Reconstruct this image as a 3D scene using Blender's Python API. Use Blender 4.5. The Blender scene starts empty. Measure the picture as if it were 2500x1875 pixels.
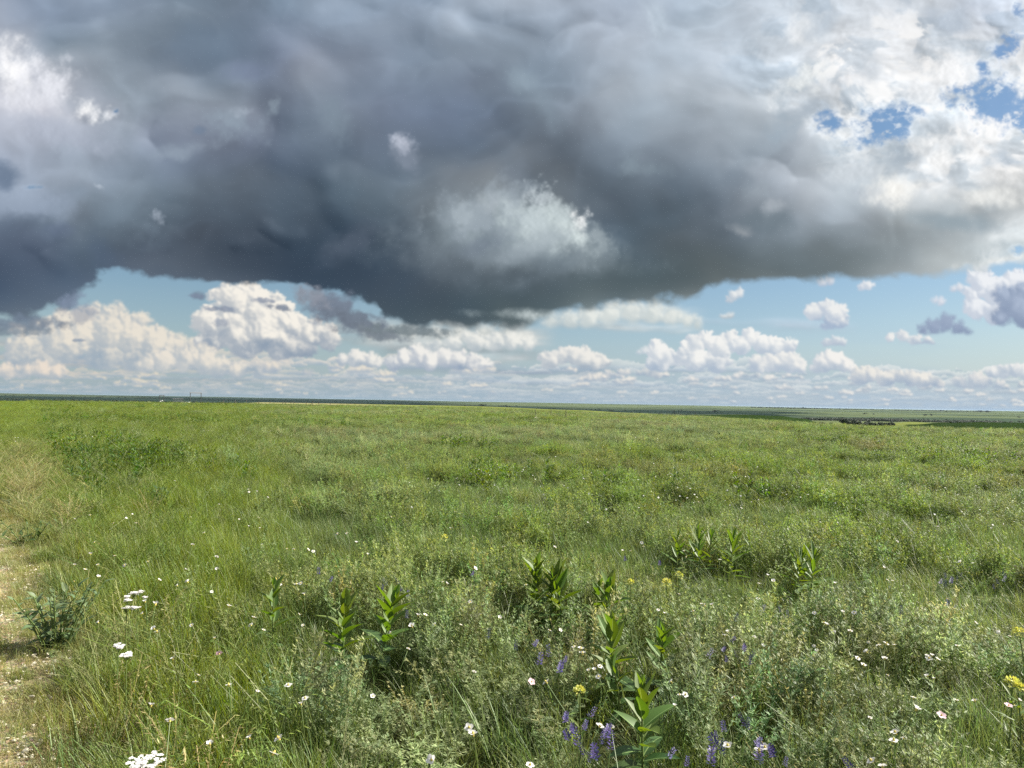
import bpy, math, random
import numpy as np
from mathutils import Matrix, Vector
random.seed(3); np.random.seed(3)
sc = bpy.context.scene
COL = sc.collection

# ---------------------------------------------------------------- exposure, camera
EXPO = 1.3
sc.view_settings.view_transform = 'Standard'; sc.view_settings.look = 'None'
sc.view_settings.exposure = EXPO; sc.view_settings.gamma = 1.0; sc.view_settings.use_curve_mapping = False
EYE = 1.6; DENOISE = False; HAZE = 0.8e-5
# ---------------------------------------------------------------- sky maths
F_PX, ROLL, PITCH = 1819.0, math.atan(44.0 / 2500.0), math.atan(44.5 / 1819.0)

def photo_to_st(X, Y):
    """photograph pixel (2500 wide) -> direction (s, 1, t): s to the right, t upwards per metre ahead"""
    a = (X - 1250.0) / F_PX; b = (937.5 - Y) / F_PX
    a2 = a * math.cos(ROLL) - b * math.sin(ROLL); b2 = a * math.sin(ROLL) + b * math.cos(ROLL)
    w = math.cos(PITCH) - b2 * math.sin(PITCH)
    return a2 / w, (math.sin(PITCH) + b2 * math.cos(PITCH)) / w

def st_to_photo(s, t):
    w = math.cos(PITCH) + t * math.sin(PITCH)
    a2 = s / w; b2 = (t * math.cos(PITCH) - math.sin(PITCH)) / w
    a = a2 * math.cos(ROLL) + b2 * math.sin(ROLL); b = -a2 * math.sin(ROLL) + b2 * math.cos(ROLL)
    return 1250.0 + a * F_PX, 937.5 - b * F_PX

_rng = np.random.RandomState(7)
_LAT = _rng.rand(8, 256, 256).astype(np.float32)

def vnoise(x, y, seed=0):
    xi = np.floor(x).astype(np.int32); yi = np.floor(y).astype(np.int32)
    fx = (x - xi).astype(np.float32); fy = (y - yi).astype(np.float32)
    fx = fx * fx * fx * (fx * (fx * 6 - 15) + 10); fy = fy * fy * fy * (fy * (fy * 6 - 15) + 10)
    L = _LAT[seed % 8].ravel(); o = seed * 37
    x0 = (xi + o) & 255; x1 = (xi + o + 1) & 255; y0 = ((yi + o) & 255) << 8; y1 = ((yi + o + 1) & 255) << 8
    a = L[y0 + x0]; b = L[y0 + x1]; c = L[y1 + x0]; d = L[y1 + x1]
    return a + (b - a) * fx + (c - a + (a - b - c + d) * fx) * fy

def fbm(x, y, octaves=5, seed=0, gain=0.5, billow=False):
    amp, tot = 1.0, 0.0
    out = np.zeros(np.broadcast(x, y).shape, np.float32)
    cx, cy = x, y
    for k in range(octaves):
        n = vnoise(cx, cy, seed + k) * 2 - 1
        if billow: n = 1 - 2.2 * np.abs(n)
        out += amp * n; tot += amp; amp *= gain
        cx, cy = (cx * 1.62 + cy * 1.18) + 3.1, (cy * 1.62 - cx * 1.18) + 7.7
    return out / tot

def sstep(a, b, x):
    t = np.clip((x - a) / (b - a), 0, 1)
    return t * t * (3 - 2 * t)

def lin(c):
    c = np.asarray(c, np.float32) / 255.0
    return np.where(c <= 0.04045, c / 12.92, ((c + 0.055) / 1.055) ** 2.4).astype(np.float32)

# ---- broad tones of the big cloud: rows of (y, [(x, r, g, b) ...])
TONES = [
 (-500, [(-600,150,165,185),(400,120,138,158),(1000,150,166,186),(1700,190,202,216),(2300,215,222,230),(3100,200,212,228)]),
 (0, [(-600,150,165,185),(0,140,155,178),(250,140,156,178),(400,116,134,152),(600,110,128,148),(800,128,148,170),(1000,142,160,182),(1250,165,180,198),(1500,172,186,205),(1700,184,198,213),(1900,204,214,224),(2100,216,223,231),(2250,196,205,215),(2400,204,213,227),(3100,210,220,230)]),
 (150, [(-600,170,180,200),(0,190,198,212),(90,165,178,195),(150,118,138,156),(300,120,138,155),(500,104,121,141),(700,116,131,156),(900,130,145,165),(1100,125,142,160),(1300,136,152,169),(1500,156,172,190),(1700,172,187,202),(1800,191,204,218),(1950,207,216,225),(2100,223,228,233),(2250,236,240,244),(2380,218,225,232),(3100,225,230,236)]),
 (270, [(-600,180,188,205),(0,200,205,218),(80,208,210,222),(150,198,203,215),(250,172,182,198),(320,148,163,178),(400,134,150,166),(540,142,156,172),(650,110,125,146),(800,122,137,154),(950,113,128,152),(1100,106,121,145),(1250,120,138,155),(1400,141,156,173),(1600,152,167,181),(1750,167,180,192),(1850,196,207,216),(1950,222,228,233),(2100,224,229,234),(2300,238,242,245),(3100,240,243,245)]),
 (370, [(-600,150,165,190),(0,166,178,198),(150,158,170,189),(300,136,151,169),(420,128,142,165),(600,108,121,144),(800,94,111,130),(950,100,115,134),(1100,99,115,134),(1300,100,116,133),(1500,115,130,146),(1650,140,155,170),(1800,151,165,178),(1900,152,164,177),(2000,200,210,218),(2200,207,215,221),(2300,233,236,239),(2450,250,250,250),(3100,240,243,245)]),
 (450, [(-600,130,148,170),(0,152,166,186),(150,146,161,179),(250,134,149,165),(400,114,131,147),(550,95,110,126),(700,88,104,121),(850,93,110,124),(1000,98,114,128),(1150,115,128,141),(1250,120,133,145),(1330,88,103,118),(1500,90,106,121),(1650,109,124,139),(1800,139,151,164),(1950,165,175,187),(2100,190,200,208),(2200,224,227,229),(2350,206,211,215),(2450,228,232,234),(3100,230,234,236)]),
 (540, [(-600,90,108,130),(0,108,124,145),(100,100,118,140),(200,114,129,145),(350,90,106,121),(500,81,97,114),(700,74,91,108),(850,69,85,102),(1000,92,106,119),(1150,118,132,142),(1250,128,142,150),(1350,118,132,141),(1480,82,97,112),(1600,79,95,108),(1750,108,121,134),(1900,130,142,152),(2050,151,161,170),(2200,172,182,187),(2350,152,165,173),(2480,212,219,222),(3100,225,230,232)]),
 (600, [(-600,75,92,115),(0,84,101,124),(150,80,95,118),(300,81,97,114),(500,69,84,101),(700,57,73,91),(850,61,77,94),(1000,82,95,107),(1150,112,126,135),(1300,122,136,143),(1430,118,131,138),(1550,78,93,103),(1700,84,97,107),(1900,113,125,131),(2100,125,137,143),(2300,150,160,165),(2450,200,208,210),(3100,225,230,232)]),
 (660, [(-600,70,88,112),(0,69,87,111),(150,75,92,115),(300,84,100,120),(450,70,86,104),(700,54,69,87),(900,57,73,91),(1050,76,89,102),(1250,90,103,113),(1400,94,109,117),(1600,80,96,103),(1800,90,103,108),(2000,110,122,126),(2200,158,168,172),(2350,196,206,208),(3100,225,230,232)]),
 (710, [(-600,68,86,110),(0,66,84,108),(150,88,106,128),(300,110,125,142),(800,62,78,95),(1000,65,79,94),(1200,72,87,97),(1400,84,99,104),(1550,76,91,97),(1750,100,113,117),(2300,170,180,184),(3100,220,226,228)]),
 (760, [(-600,80,98,118),(0,86,101,118),(150,100,116,134),(700,90,104,120),(950,72,87,98),(1100,68,83,93),(1250,78,93,97),(1350,110,123,126),(1500,150,162,164),(3100,200,210,212)]),
 (820, [(-600,95,110,125),(0,110,125,138),(800,100,114,126),(1100,92,105,112),(1300,110,122,125),(3100,190,200,205)]),
]
EDGE = [(-700,790),(-300,785),(0,772),(90,768),(150,752),(190,722),(215,692),(245,676),(290,658),(340,664),(390,678),(480,687),(560,690),(640,695),(700,696),(760,702),(800,706),(858,731),(923,750),(945,772),(1004,792),(1146,797),(1240,802),(1300,790),(1350,765),(1400,752),(1500,742),(1560,730),(1640,724),(1703,717),(1771,697),(1929,682),(2133,677),(2314,668),(2381,652),(2500,646),(3300,640)]
# bright / dark features inside the big cloud: x, y, rx, ry, tilt deg, rgb, strength, raggedness, noise scale px
FEAT = [
 (35,165,75,62,25,(252,252,254),1.0,1.0,46),(120,205,70,55,30,(236,238,245),.9,1.0,42),(214,268,44,32,15,(255,255,255),1.0,.9,34),
 (60,240,120,50,10,(226,228,236),.75,.9,60),(270,282,18,12,0,(240,242,246),.6,.8,20),
 (150,330,150,45,20,(178,186,202),.6,.8,80),(190,400,80,35,25,(168,182,198),.5,.8,60),(60,500,110,48,0,(166,180,200),.6,.9,70),
 (170,500,60,30,-40,(150,165,184),.5,.8,50),(300,530,110,60,30,(128,145,160),.5,.7,80),(440,370,90,22,-12,(160,174,188),.55,.8,50),
 (560,300,75,42,10,(152,168,182),.65,.9,50),(590,272,22,14,0,(170,182,196),.6,.8,24),(665,262,22,22,40,(156,172,184),.5,.9,26),(820,290,35,60,-25,(134,150,164),.55,.7,50),
 (385,530,22,12,30,(172,182,196),.6,1.1,14),(242,455,14,6,20,(190,200,212),.6,.6,12),(15,430,38,32,20,(105,122,145),.8,.8,50),
 (490,320,22,12,-20,(118,134,156),.7,.8,24),(510,110,160,60,0,(112,130,150),.5,.7,120),(600,170,60,28,0,(130,142,168),.5,.8,60),
 (980,350,30,22,30,(196,202,216),.85,.9,24),(990,385,40,34,30,(142,152,168),.6,.7,40),(850,590,90,40,-30,(102,112,128),.5,.7,80),
 (1270,190,42,34,35,(150,167,180),.6,.7,50),(1340,270,75,30,50,(140,156,170),.55,.7,70),(1250,430,50,60,20,(122,134,148),.5,.8,60),
 (1180,600,230,80,6,(116,129,140),.7,.8,90),(1330,625,200,46,2,(132,145,153),.7,.8,80),(1250,590,210,66,10,(138,151,160),.75,.8,80),(1290,560,170,60,16,(172,185,190),.85,.9,60),(1330,560,118,50,24,(192,204,207),.8,.9,44),(1275,515,80,46,24,(196,208,212),.7,1.15,34),(1375,530,60,34,34,(200,212,214),.8,1.0,30),(1322,480,34,42,10,(198,208,213),.75,1.3,22),(1230,470,70,34,0,(158,170,180),.6,1.3,30),(1160,540,90,60,0,(158,170,180),.75,1.25,34),(1100,500,50,40,20,(140,152,162),.6,1.3,30),
 (1130,520,30,40,10,(172,184,192),.7,1.0,28),(1200,490,40,26,0,(176,186,194),.6,1.0,30),(1419,538,24,26,-20,(248,250,249),.85,1.1,20),(1405,575,48,30,40,(212,223,223),.8,.9,28),(1462,580,34,22,40,(160,172,178),.7,1.0,22),
 (1180,620,150,28,5,(128,140,150),.6,.7,70),(1300,600,90,26,-20,(168,180,188),.6,.7,60),(1080,640,70,50,10,(108,120,130),.5,.8,70),(1180,600,70,24,-25,(112,124,138),.5,.7,60),
 (1360,650,70,34,-15,(110,124,134),.5,.7,60),(1540,400,28,40,30,(140,156,168),.6,.7,36),(1590,415,55,20,5,(132,147,158),.6,.7,40),(1600,40,30,60,-20,(196,210,222),.5,.7,50),
 (1885,510,34,24,-20,(178,186,194),.8,.7,40),(1810,565,38,16,15,(156,162,168),.8,.7,36),(1860,545,90,28,0,(112,126,136),.7,.7,60),
 (1845,465,36,28,0,(160,172,182),.5,.8,40),(1790,440,40,36,0,(120,134,148),.4,.8,50),
 (1970,190,60,34,-35,(240,243,242),.8,1.0,40),(1900,240,40,30,-40,(232,237,240),.75,1.0,34),(1975,85,45,50,-40,(238,241,243),.75,1.0,44),
 (1920,290,70,45,-45,(160,175,188),.85,.9,50),(1985,262,70,22,-10,(168,180,192),.7,.9,40),(2050,330,60,16,10,(236,239,240),.8,1.0,30),(2010,60,34,80,35,(178,192,206),.6,.9,60),
 (2130,170,34,50,0,(198,207,216),.6,.9,50),(2190,60,40,40,0,(240,242,245),.8,1.0,44),(2330,170,56,52,0,(250,251,252),.85,.9,46),(2260,235,60,24,10,(244,246,248),.7,1.0,36),
 (2310,50,70,34,10,(186,198,212),.7,.9,60),(2390,20,50,20,0,(206,214,226),.6,.9,40),(2200,385,44,34,0,(170,183,195),.75,.9,50),(2270,350,60,22,-20,(250,251,251),.8,1.0,34),
 (2420,315,80,44,0,(255,255,255),.95,.7,46),(2470,395,60,24,10,(190,202,214),.75,.9,40),(2330,370,30,20,0,(194,204,212),.7,.9,30),(2180,470,60,40,-10,(246,245,240),.85,.8,44),(2290,390,40,30,0,(250,250,249),.8,1.0,34),
 (2100,470,46,18,0,(184,193,202),.6,.8,36),(2080,420,70,26,-10,(214,221,227),.6,1.0,46),(2390,480,90,30,0,(246,246,242),.75,.8,60),(2440,430,50,22,0,(240,240,238),.7,.9,40),
 (2320,540,120,22,6,(146,162,172),.7,.7,80),(2050,560,160,20,2,(140,152,160),.4,.7,80),(2440,600,120,20,-5,(190,200,204),.6,.8,60),(2440,640,90,18,-6,(240,242,240),.8,.7,40),
 (250,620,60,34,30,(86,102,124),.5,.8,60),(150,560,50,26,0,(104,118,142),.5,.8,50),
 (1450,775,260,16,2,(204,214,214),.9,.6,50),
]
HOLES = [(2150,312,80,44,-22,1.1),(2195,275,44,20,-10,.8),(2022,300,38,30,10,.9),(2060,310,20,14,0,.45),(2492,30,16,26,0,.9),(2445,120,52,24,-25,1.1),(2402,160,18,24,10,1.0),
 (2378,215,34,24,-40,1.0),(2360,262,42,22,10,.95),(2440,255,105,52,8,1.2),(2330,250,30,18,20,.6),(2520,290,60,30,0,1.2),(284,272,10,8,-40,.7),(80,457,20,6,-5,.7),(2492,610,18,10,0,.6)]

def cumulus(lobes, seed, scale=1.0, squash=1.0):
    """spheres that pile up over a level base: big ones first, smaller ones over their rims"""
    r = np.random.RandomState(seed); out = []
    for (x, y, rad) in lobes:
        out.append((x, y, rad, 0.0))
        for k in range(int(7 * scale) + 3):
            a = r.uniform(-0.35, math.pi + 0.35); q = rad * r.uniform(0.28, 0.5)
            d = rad * r.uniform(0.55, 0.95)
            out.append((x + math.cos(a) * d * 1.15, y - math.sin(a) * d * squash, q, rad * r.uniform(-.1, .45)))
            for j in range(3):
                b = r.uniform(-.2, math.pi + .2); q2 = q * r.uniform(.3, .55)
                out.append((x + math.cos(a) * d * 1.15 + math.cos(b) * q * .85, y - math.sin(a) * d * squash - math.sin(b) * q * .85, q2, rad * r.uniform(.1, .5)))
    return out

# x0, base, tone of lit side, tone of shade, softness, lobes (x, y, r)
CUMULI = [
 (905,(232,225,212),(158,174,188),2.2,5.0,[(60,860,52),(150,835,56),(200,815,48),(262,808,52),(320,822,48),(370,845,44),(420,862,40),(470,872,36),(110,880,40),(250,870,46),(330,878,38)]),
 (878,(246,241,231),(146,161,178),2.0,2.5,[(575,742,44),(545,722,26),(625,745,42),(670,760,36),(510,790,34),(570,800,50),(640,800,58),(700,800,40),(750,815,34),(800,825,30),(600,838,42),(690,842,42),(515,835,28),(735,845,28)]),
 (926,(233,226,214),(160,176,190),1.6,4.0,[(360,892,22),(400,884,28),(450,880,30),(500,884,30),(530,900,24),(580,908,20),(630,905,16)]),
 (925,(234,222,208),(168,181,192),1.6,4.0,[(20,912,20),(60,908,20),(100,905,22),(140,912,18)]),
 (916,(230,222,210),(160,176,192),1.4,4.0,[(650,898,14),(668,900,14),(720,920,12),(745,918,14)]),
 (898,(240,237,230),(158,174,190),1.5,2.0,[(835,880,14),(870,878,20),(905,882,18),(925,888,12)]),
 (914,(240,238,233),(152,168,188),1.5,2.0,[(960,890,18),(985,875,20),(1020,868,22),(1050,880,26),(1085,875,24),(1115,880,24),(1150,882,18),(1180,890,16)]),
 (910,(238,236,230),(158,174,190),1.5,1.2,[(1345,880,22),(1372,870,20),(1398,868,22),(1425,876,24),(1455,886,18),(1475,886,14)]),
 (912,(243,243,240),(170,186,204),1.5,.6,[(1610,862,24),(1622,880,24),(1600,892,20),(1660,875,22),(1700,845,24),(1722,830,20),(1755,852,28),(1786,838,22),(1700,880,30),(1750,888,26)]),
 (870,(245,245,242),(180,194,210),1.4,.6,[(1812,845,22),(1832,826,20),(1862,842,24),(1895,850,22),(1925,848,18)]),
 (912,(241,240,236),(178,192,208),1.5,1.0,[(1850,895,22),(1890,890,22),(1930,888,24),(1955,898,16)]),
 (916,(244,242,238),(172,187,204),1.4,1.0,[(2010,890,20),(2035,880,22),(2062,890,18),(1995,902,12),(2080,902,10)]),
 (945,(238,235,228),(165,181,200),1.4,1.0,[(2100,922,20),(2125,915,18),(2165,926,20),(2190,918,14),(2225,925,20),(2255,932,18),(2290,938,14)]),
 (950,(238,235,230),(170,186,203),1.4,1.5,[(2345,938,14),(2380,932,20),(2400,934,16),(2440,943,12)]),
 (926,(238,238,236),(175,190,206),1.4,1.5,[(2425,915,14),(2455,908,16),(2480,905,18),(2505,908,20)]),
 (806,(238,239,238),(165,183,206),1.6,1.5,[(1990,765,20),(2015,752,20),(2040,768,24),(2030,790,22),(2050,785,16)]),
 (846,(232,235,236),(178,192,208),1.4,1.5,[(2020,840,12),(2042,834,13),(2058,838,9)]),
 (740,(236,238,238),(180,194,208),1.5,2.0,[(1790,722,13),(1805,715,11),(1782,732,10)]),
 (708,(236,238,240),(190,202,218),1.4,2.0,[(2105,704,9),(2120,697,12)]),
 (700,(214,220,228),(180,194,212),1.4,3.0,[(2010,693,10),(2026,688,10)]),
 (780,(226,230,230),(180,192,200),1.4,3.0,[(1770,776,8),(1782,773,8)]),
 (714,(226,230,236),(190,202,218),1.4,3.0,[(2330,707,8),(2344,704,10)]),
 (748,(224,228,236),(190,202,218),1.4,3.5,[(2284,735,7),(2298,738,9)]),
 (866,(230,233,234),(185,198,210),1.4,3.0,[(1560,862,6),(1574,858,8)]),
 (842,(238,238,236),(176,191,208),1.5,1.5,[(2175,825,10),(2205,822,14),(2235,832,14),(2265,834,12)]),
 (812,(230,234,229),(192,203,205),1.6,8.0,[(1345,785,16),(1390,780,20),(1440,775,24),(1490,768,26),(1540,762,26),(1590,766,24),(1640,772,22),(1680,784,16),(1700,792,12)]),
 (835,(222,224,219),(178,187,188),1.6,9.0,[(900,826,14),(950,822,18),(1000,818,20),(1060,818,22),(1120,816,22),(1180,816,22),(1240,820,20),(1280,826,14)]),
 (862,(238,238,232),(176,188,196),1.5,4.0,[(1060,848,14),(1110,842,18),(1160,838,22),(1210,838,22),(1250,834,20),(1290,842,16)]),
 (815,(238,241,245),(178,191,210),1.8,2.5,[(2395,690,30),(2375,720,22),(2430,715,34),(2385,755,26),(2425,765,28),(2455,700,26),(2485,700,30)]),
 (806,(172,186,208),(138,154,180),2.0,5.0,[(2480,745,40),(2505,760,44),(2450,770,26)]),
 (818,(158,173,197),(142,158,184),2.2,4.5,[(2255,808,13),(2285,800,18),(2312,790,20),(2340,804,16),(2362,812,10)]),
 (800,(122,136,154),(116,131,150),2.0,4.0,[(478,722,8),(490,724,8)]),
 (800,(206,212,214),(150,160,162),2.2,6.0,[(1120,800,40),(1250,800,36)]),
 (660,(250,250,250),(190,200,215),1.2,3.0,[(208,722,7),(204,735,9)]),
]

def paint_front(W, H, S0, S1, T0, T1, clear):
    """clouds ahead, evaluated per direction; returns rgb (display-referred linear) and coverage"""
    s = np.linspace(S0, S1, W, dtype=np.float32)[None, :]; t = np.linspace(T0, T1, H, dtype=np.float32)[:, None]
    s, t = np.broadcast_arrays(s, t)
    X, Y = st_to_photo(s, t)
    X = X.astype(np.float32); Y = Y.astype(np.float32)
    hy = 960 + 0.0176 * X - 0                       # the level line in the same units
    up = hy - Y                                     # pixels above the horizon
    rgb = np.zeros((H, W, 3), np.float32); alpha = np.zeros((H, W), np.float32)

    def over(c, a):
        nonlocal rgb, alpha
        a = np.clip(a, 0, 1)
        na = a + alpha * (1 - a)
        rgb = (c * a[..., None] + rgb * (alpha * (1 - a))[..., None]) / np.maximum(na, 1e-4)[..., None]
        alpha = na
    # thin milky veil towards the horizon
    veil = 0.84 * np.exp(-np.maximum(up, 0) / 190.0) + 0.10 * sstep(0.0, .5, fbm(X / 420, up / 60, 4, 5)) * np.exp(-up / 300)
    leftness = sstep(2300, 200, X)[..., None]
    over(lin((166, 193, 219)) * (1 - leftness) + lin((156, 180, 196)) * leftness, veil)
    # small flat clouds that pile up towards the horizon
    FULL = (X, Y, up, rgb, alpha)
    band = np.where(up.max(1) > -20)[0]; band = band[up[band].min(1) < 190]
    bs = slice(band[0], band[-1] + 1)
    X, Y, up, rgb, alpha = [v[bs] for v in FULL]
    wx = fbm(X / 26, Y / 20, 4, 2) ; wy = fbm(X / 26 + 50, Y / 20, 4, 3)
    rows = []
    for k in range(34):
        u = 4 + 92 * (k / 33.0) ** 1.7
        rows.append(u)
    for k, u in enumerate(reversed(rows)):
        p = (u / 96.0)
        fx = 34 + 130 * p; 
        n = fbm(X / fx + 17.3 * k, np.full_like(X, k * 9.1), 5, k % 5, .55)
        n += 0.35 * vnoise(X / (fx * 6) + k, np.full_like(X, k * 1.7), 3) - .20
        top = np.maximum(n - 0.02, 0) ** .7 * (5 + 34 * p)         # height of the puff above its level base
        bill = (1 - np.abs(vnoise(X / (3 + 9 * p), Y / (3 + 8 * p) + k, 4) * 2 - 1)) * (1.6 + 5 * p)
        h = up - u + wy * (.8 + 3 * p)
        body = top + bill * (top > .5) - h
        a = sstep(-0.2, 1.4 + 1.6 * p, body) * sstep(-1.6 - 2 * p, .8, h) * (0.30 + .25 * p)
        q = np.clip(h / (top + 2.5), 0, 1.0)
        litt = np.clip(q * 1.25 + wx * .35 + .05, 0, 1)[..., None]
        warm = sstep(1700, 100, X)[..., None]
        sh = lin((160, 178, 196)); hi = lin((232, 235, 234)) * (1 - warm) + lin((228, 214, 198)) * warm
        far = 1 - sstep(0, 60, u)
        sh = sh * (1 - .4 * far) + lin((172, 190, 202)) * .4 * far; hi = hi * (1 - .5 * far) + lin((190, 203, 210)) * .5 * far
        over(sh * (1 - litt) + hi * litt, a)
    FULL[3][bs] = rgb; FULL[4][bs] = alpha
    X, Y, up, rgb, alpha = FULL
    wx = fbm(X / 26, Y / 20, 4, 2)
    # level grey layers between the cumulus rows
    for (x0, x1, y0, th, c, st) in [(-300,330,872,10,(148,165,182),.8),(60,640,890,9,(150,168,186),.75),(-300,300,842,7,(206,204,200),.5),(300,900,925,6,(158,176,190),.6),
            (700,1340,812,18,(182,190,191),1.0),(900,1330,838,15,(208,213,212),1.0),(1150,1330,822,9,(226,228,224),.8),(930,1330,858,12,(150,162,168),.8),(960,1500,905,10,(146,162,184),.7),(980,1300,880,12,(204,210,212),.7),
            (820,1240,925,7,(158,176,194),.5),(1150,1600,938,6,(165,182,200),.5),(1380,1700,772,16,(212,219,218),.95),(1450,1700,800,9,(216,224,226),.8),(1330,1560,790,10,(190,201,204),.8),
            (-300,110,800,14,(128,140,152),.9),(-300,150,830,12,(168,178,184),.8),(1600,2000,905,6,(170,186,204),.5),(1870,2080,800,13,(196,208,222),.4),(1700,1990,790,9,(190,204,218),.3),
            (1680,2000,925,6,(172,188,204),.5),(2300,2500,952,5,(176,192,208),.4),(1480,1720,905,5,(176,192,206),.4)]:
        d = (up - (960 + 0.0176 * X - (y0 + .0176 * (X - (x0 + x1) / 2)))) + 1.1 * th * fbm(X / 130 + y0, Y / 30, 5, 1) 
        e = sstep(x0 - 40, x0 + 60, X) * (1 - sstep(x1 - 60, x1 + 40, X))
        a = np.exp(-(d / th) ** 2) * e * st * (0.72 + .6 * fbm(X / 60, Y / 12, 5, 6))
        sh = (1 + .22 * np.clip(d / th, -1, 1) + .10 * wx)[..., None]
        over(lin(c) * sh, a)
    # heaped clouds
    L = np.array([.62, .58, .53]); L /= np.linalg.norm(L)
    nl = fbm(X / 15, Y / 13, 4, 2, .5, True); nb = fbm(X / 34, Y / 30, 5, 3, .55)
    rm = np.random.RandomState(5); minis = []
    for k in range(190):
        u = 7 + 66 * rm.rand() ** 1.25; xc = rm.uniform(-500, 3000); rr_ = 1.6 + u * .085 * rm.uniform(.7, 1.5); nn = rm.randint(2, 6)
        yb = 960 + .0176 * xc - u; wst = 1 - min(max((xc - 300) / 1500.0, 0), 1); fz = 1 - min(u / 70.0, 1)
        lc = [(238 - 8 * wst) * (1 - .22 * fz) + 185 * .22 * fz, (235 - 16 * wst) * (1 - .22 * fz) + 197 * .22 * fz, (230 - 32 * wst) * (1 - .22 * fz) + 205 * .22 * fz]
        minis.append((u, (yb, tuple(lc), (162, 179, 196), 1, 1.5, [(xc + (j - nn / 2) * rr_ * 1.5 + rm.uniform(-1, 1), yb - rr_ * rm.uniform(.2, 1.0) * (1.2 if j in (1, 2) else .6), rr_ * rm.uniform(.7, 1.15)) for j in range(nn)])))
    minis = [m_[1] for m_ in sorted(minis, key=lambda q: q[0])]
    for ci, (base, litc, shc, ext, soft, lobes) in enumerate(minis + CUMULI):
        big = max(l[2] for l in lobes)
        sp = cumulus(lobes, 100 + ci, 1.0 if big > 15 else .4)
        xs = [l[0] for l in lobes]; ys = [l[1] for l in lobes]
        x0, x1, y0, y1 = min(xs) - 2.2 * big, max(xs) + 2.2 * big, min(ys) - 2.2 * big, max(max(ys) + 1.5 * big, base + 20)
        cols = np.where((X[H // 8] > x0) & (X[H // 8] < x1))[0]; rws = np.where((Y[:, W // 2] > y0 - 30) & (Y[:, W // 2] < y1 + 30))[0]
        if len(cols) < 5 or len(rws) < 5: continue
        sl = (slice(rws[0], rws[-1] + 1), slice(cols[0], cols[-1] + 1))
        x = X[sl] + nb[sl] * big * .30; y = Y[sl] + np.roll(nb[sl], 9, 1) * big * .22
        hgt = np.full(x.shape, -1e3, np.float32); shape = np.full(x.shape, -1e3, np.float32)
        for (cx, cy, rad, z) in sp:
            d2 = (x - cx) ** 2 + (y - cy) ** 2
            v = z + np.sqrt(np.maximum(rad * rad - d2, 0)) - np.maximum(np.sqrt(d2) - rad, 0) * 1.5
            np.maximum(hgt, v, out=hgt); np.maximum(shape, rad - np.sqrt(d2), out=shape)
        k = big / 40.0
        hgt = hgt + nl[sl] * (1.0 + 1.3 * k)
        gy, gx = np.gradient(hgt); st_ = abs(X[0, 1] - X[0, 0])
        gx = gx / st_; gy = gy / st_
        gx = np.tanh(gx * .5) * 1.15; gy = np.tanh(gy * .5) * 1.15
        for _ in range(4):
            gx = (np.roll(gx, 1, 0) + np.roll(gx, -1, 0) + np.roll(gx, 1, 1) + np.roll(gx, -1, 1) + 2 * gx) / 6
            gy = (np.roll(gy, 1, 0) + np.roll(gy, -1, 0) + np.roll(gy, 1, 1) + np.roll(gy, -1, 1) + 2 * gy) / 6
        inv = 1 / np.sqrt(1 + gx * gx + gy * gy)
        lam = np.clip((-gx * L[0] + (-gy) * L[1] * 1.0 + L[2]) * inv, 0, 1)
        by = base + .0176 * (X[sl] - np.mean(xs)) + 5 * nb[sl]
        hb = (by - Y[sl]) / (big * 1.7)
        occ = sstep(-.15, 1.0, hb + .22 * nb[sl])
        shade = (.25 + .75 * sstep(.22, .92, lam + .25 * nb[sl])) * (.22 + .78 * sstep(-.05, .85, hb + .40 * nb[sl])) * .95 + .14 * occ + .12 * nb[sl]
        a = sstep(-2.2 - soft, 2.0 + soft * 1.3 + .8, shape + nl[sl] * (1.2 + min(22.0 / big, big * .12)) + nb[sl] * (.6 + min(26.0 / big, big * .12)) + .6) * sstep(-3 - soft, 2.5 + soft, by - Y[sl] + nb[sl] * big * .14)
        c = lin(shc) * (1 - np.clip(shade, 0, 1)[..., None]) + lin(litc) * np.clip(shade, 0, 1)[..., None]
        full = np.zeros((H, W), np.float32)
        na = np.zeros_like(full); na[sl] = np.clip(a, 0, 1)
        A = na[sl]; oa = alpha[sl]; nn = A + oa * (1 - A)
        rgb[sl] = (c * A[..., None] + rgb[sl] * (oa * (1 - A))[..., None]) / np.maximum(nn, 1e-4)[..., None]; alpha[sl] = nn
    # ---- the big dark cloud
    w1 = fbm(X / 240, Y / 170, 5, 1); w2 = fbm(X / 240 + 31, Y / 170 + 11, 5, 4)
    w3 = fbm(X / 60, Y / 44, 5, 5, .55); w4 = fbm(X / 60 + 9, Y / 44 + 5, 5, 6, .55)
    v1 = fbm(X / 190, Y / 150, 3, 1, .4); v2 = fbm(X / 190 + 31, Y / 150 + 11, 3, 4, .4)
    xs = np.linspace(-900, 3400, 216); ysg = np.linspace(-900, 860, 90)
    rowtab = np.stack([np.stack([np.interp(xs, [p[0] for p in row], [p[c] for p in row]) for c in (1, 2, 3)], -1) for _, row in TONES])
    ty = [r_[0] for r_ in TONES]
    tab = np.stack([[np.interp(ysg, ty, rowtab[:, i, c]) for i in range(len(xs))] for c in range(3)], -1)   # x, y, c
    for _ in range(2):
        tab[1:-1] = (tab[:-2] + tab[1:-1] * 2 + tab[2:]) / 4; tab[:, 1:-1] = (tab[:, :-2] + tab[:, 1:-1] * 2 + tab[:, 2:]) / 4
    damp = 1 - .6 * sstep(600, 720, Y)
    ux = np.clip((X + v1 * 95 + w3 * 7 + 900) / (xs[1] - xs[0]), 0, len(xs) - 1.001); uy = np.clip((Y + (v2 * 62 + w4 * 6) * damp + 900) / (ysg[1] - ysg[0]), 0, len(ysg) - 1.001)
    ix = ux.astype(int); iy = uy.astype(int); fx = (ux - ix)[..., None]; fy = (uy - iy)[..., None]
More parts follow.
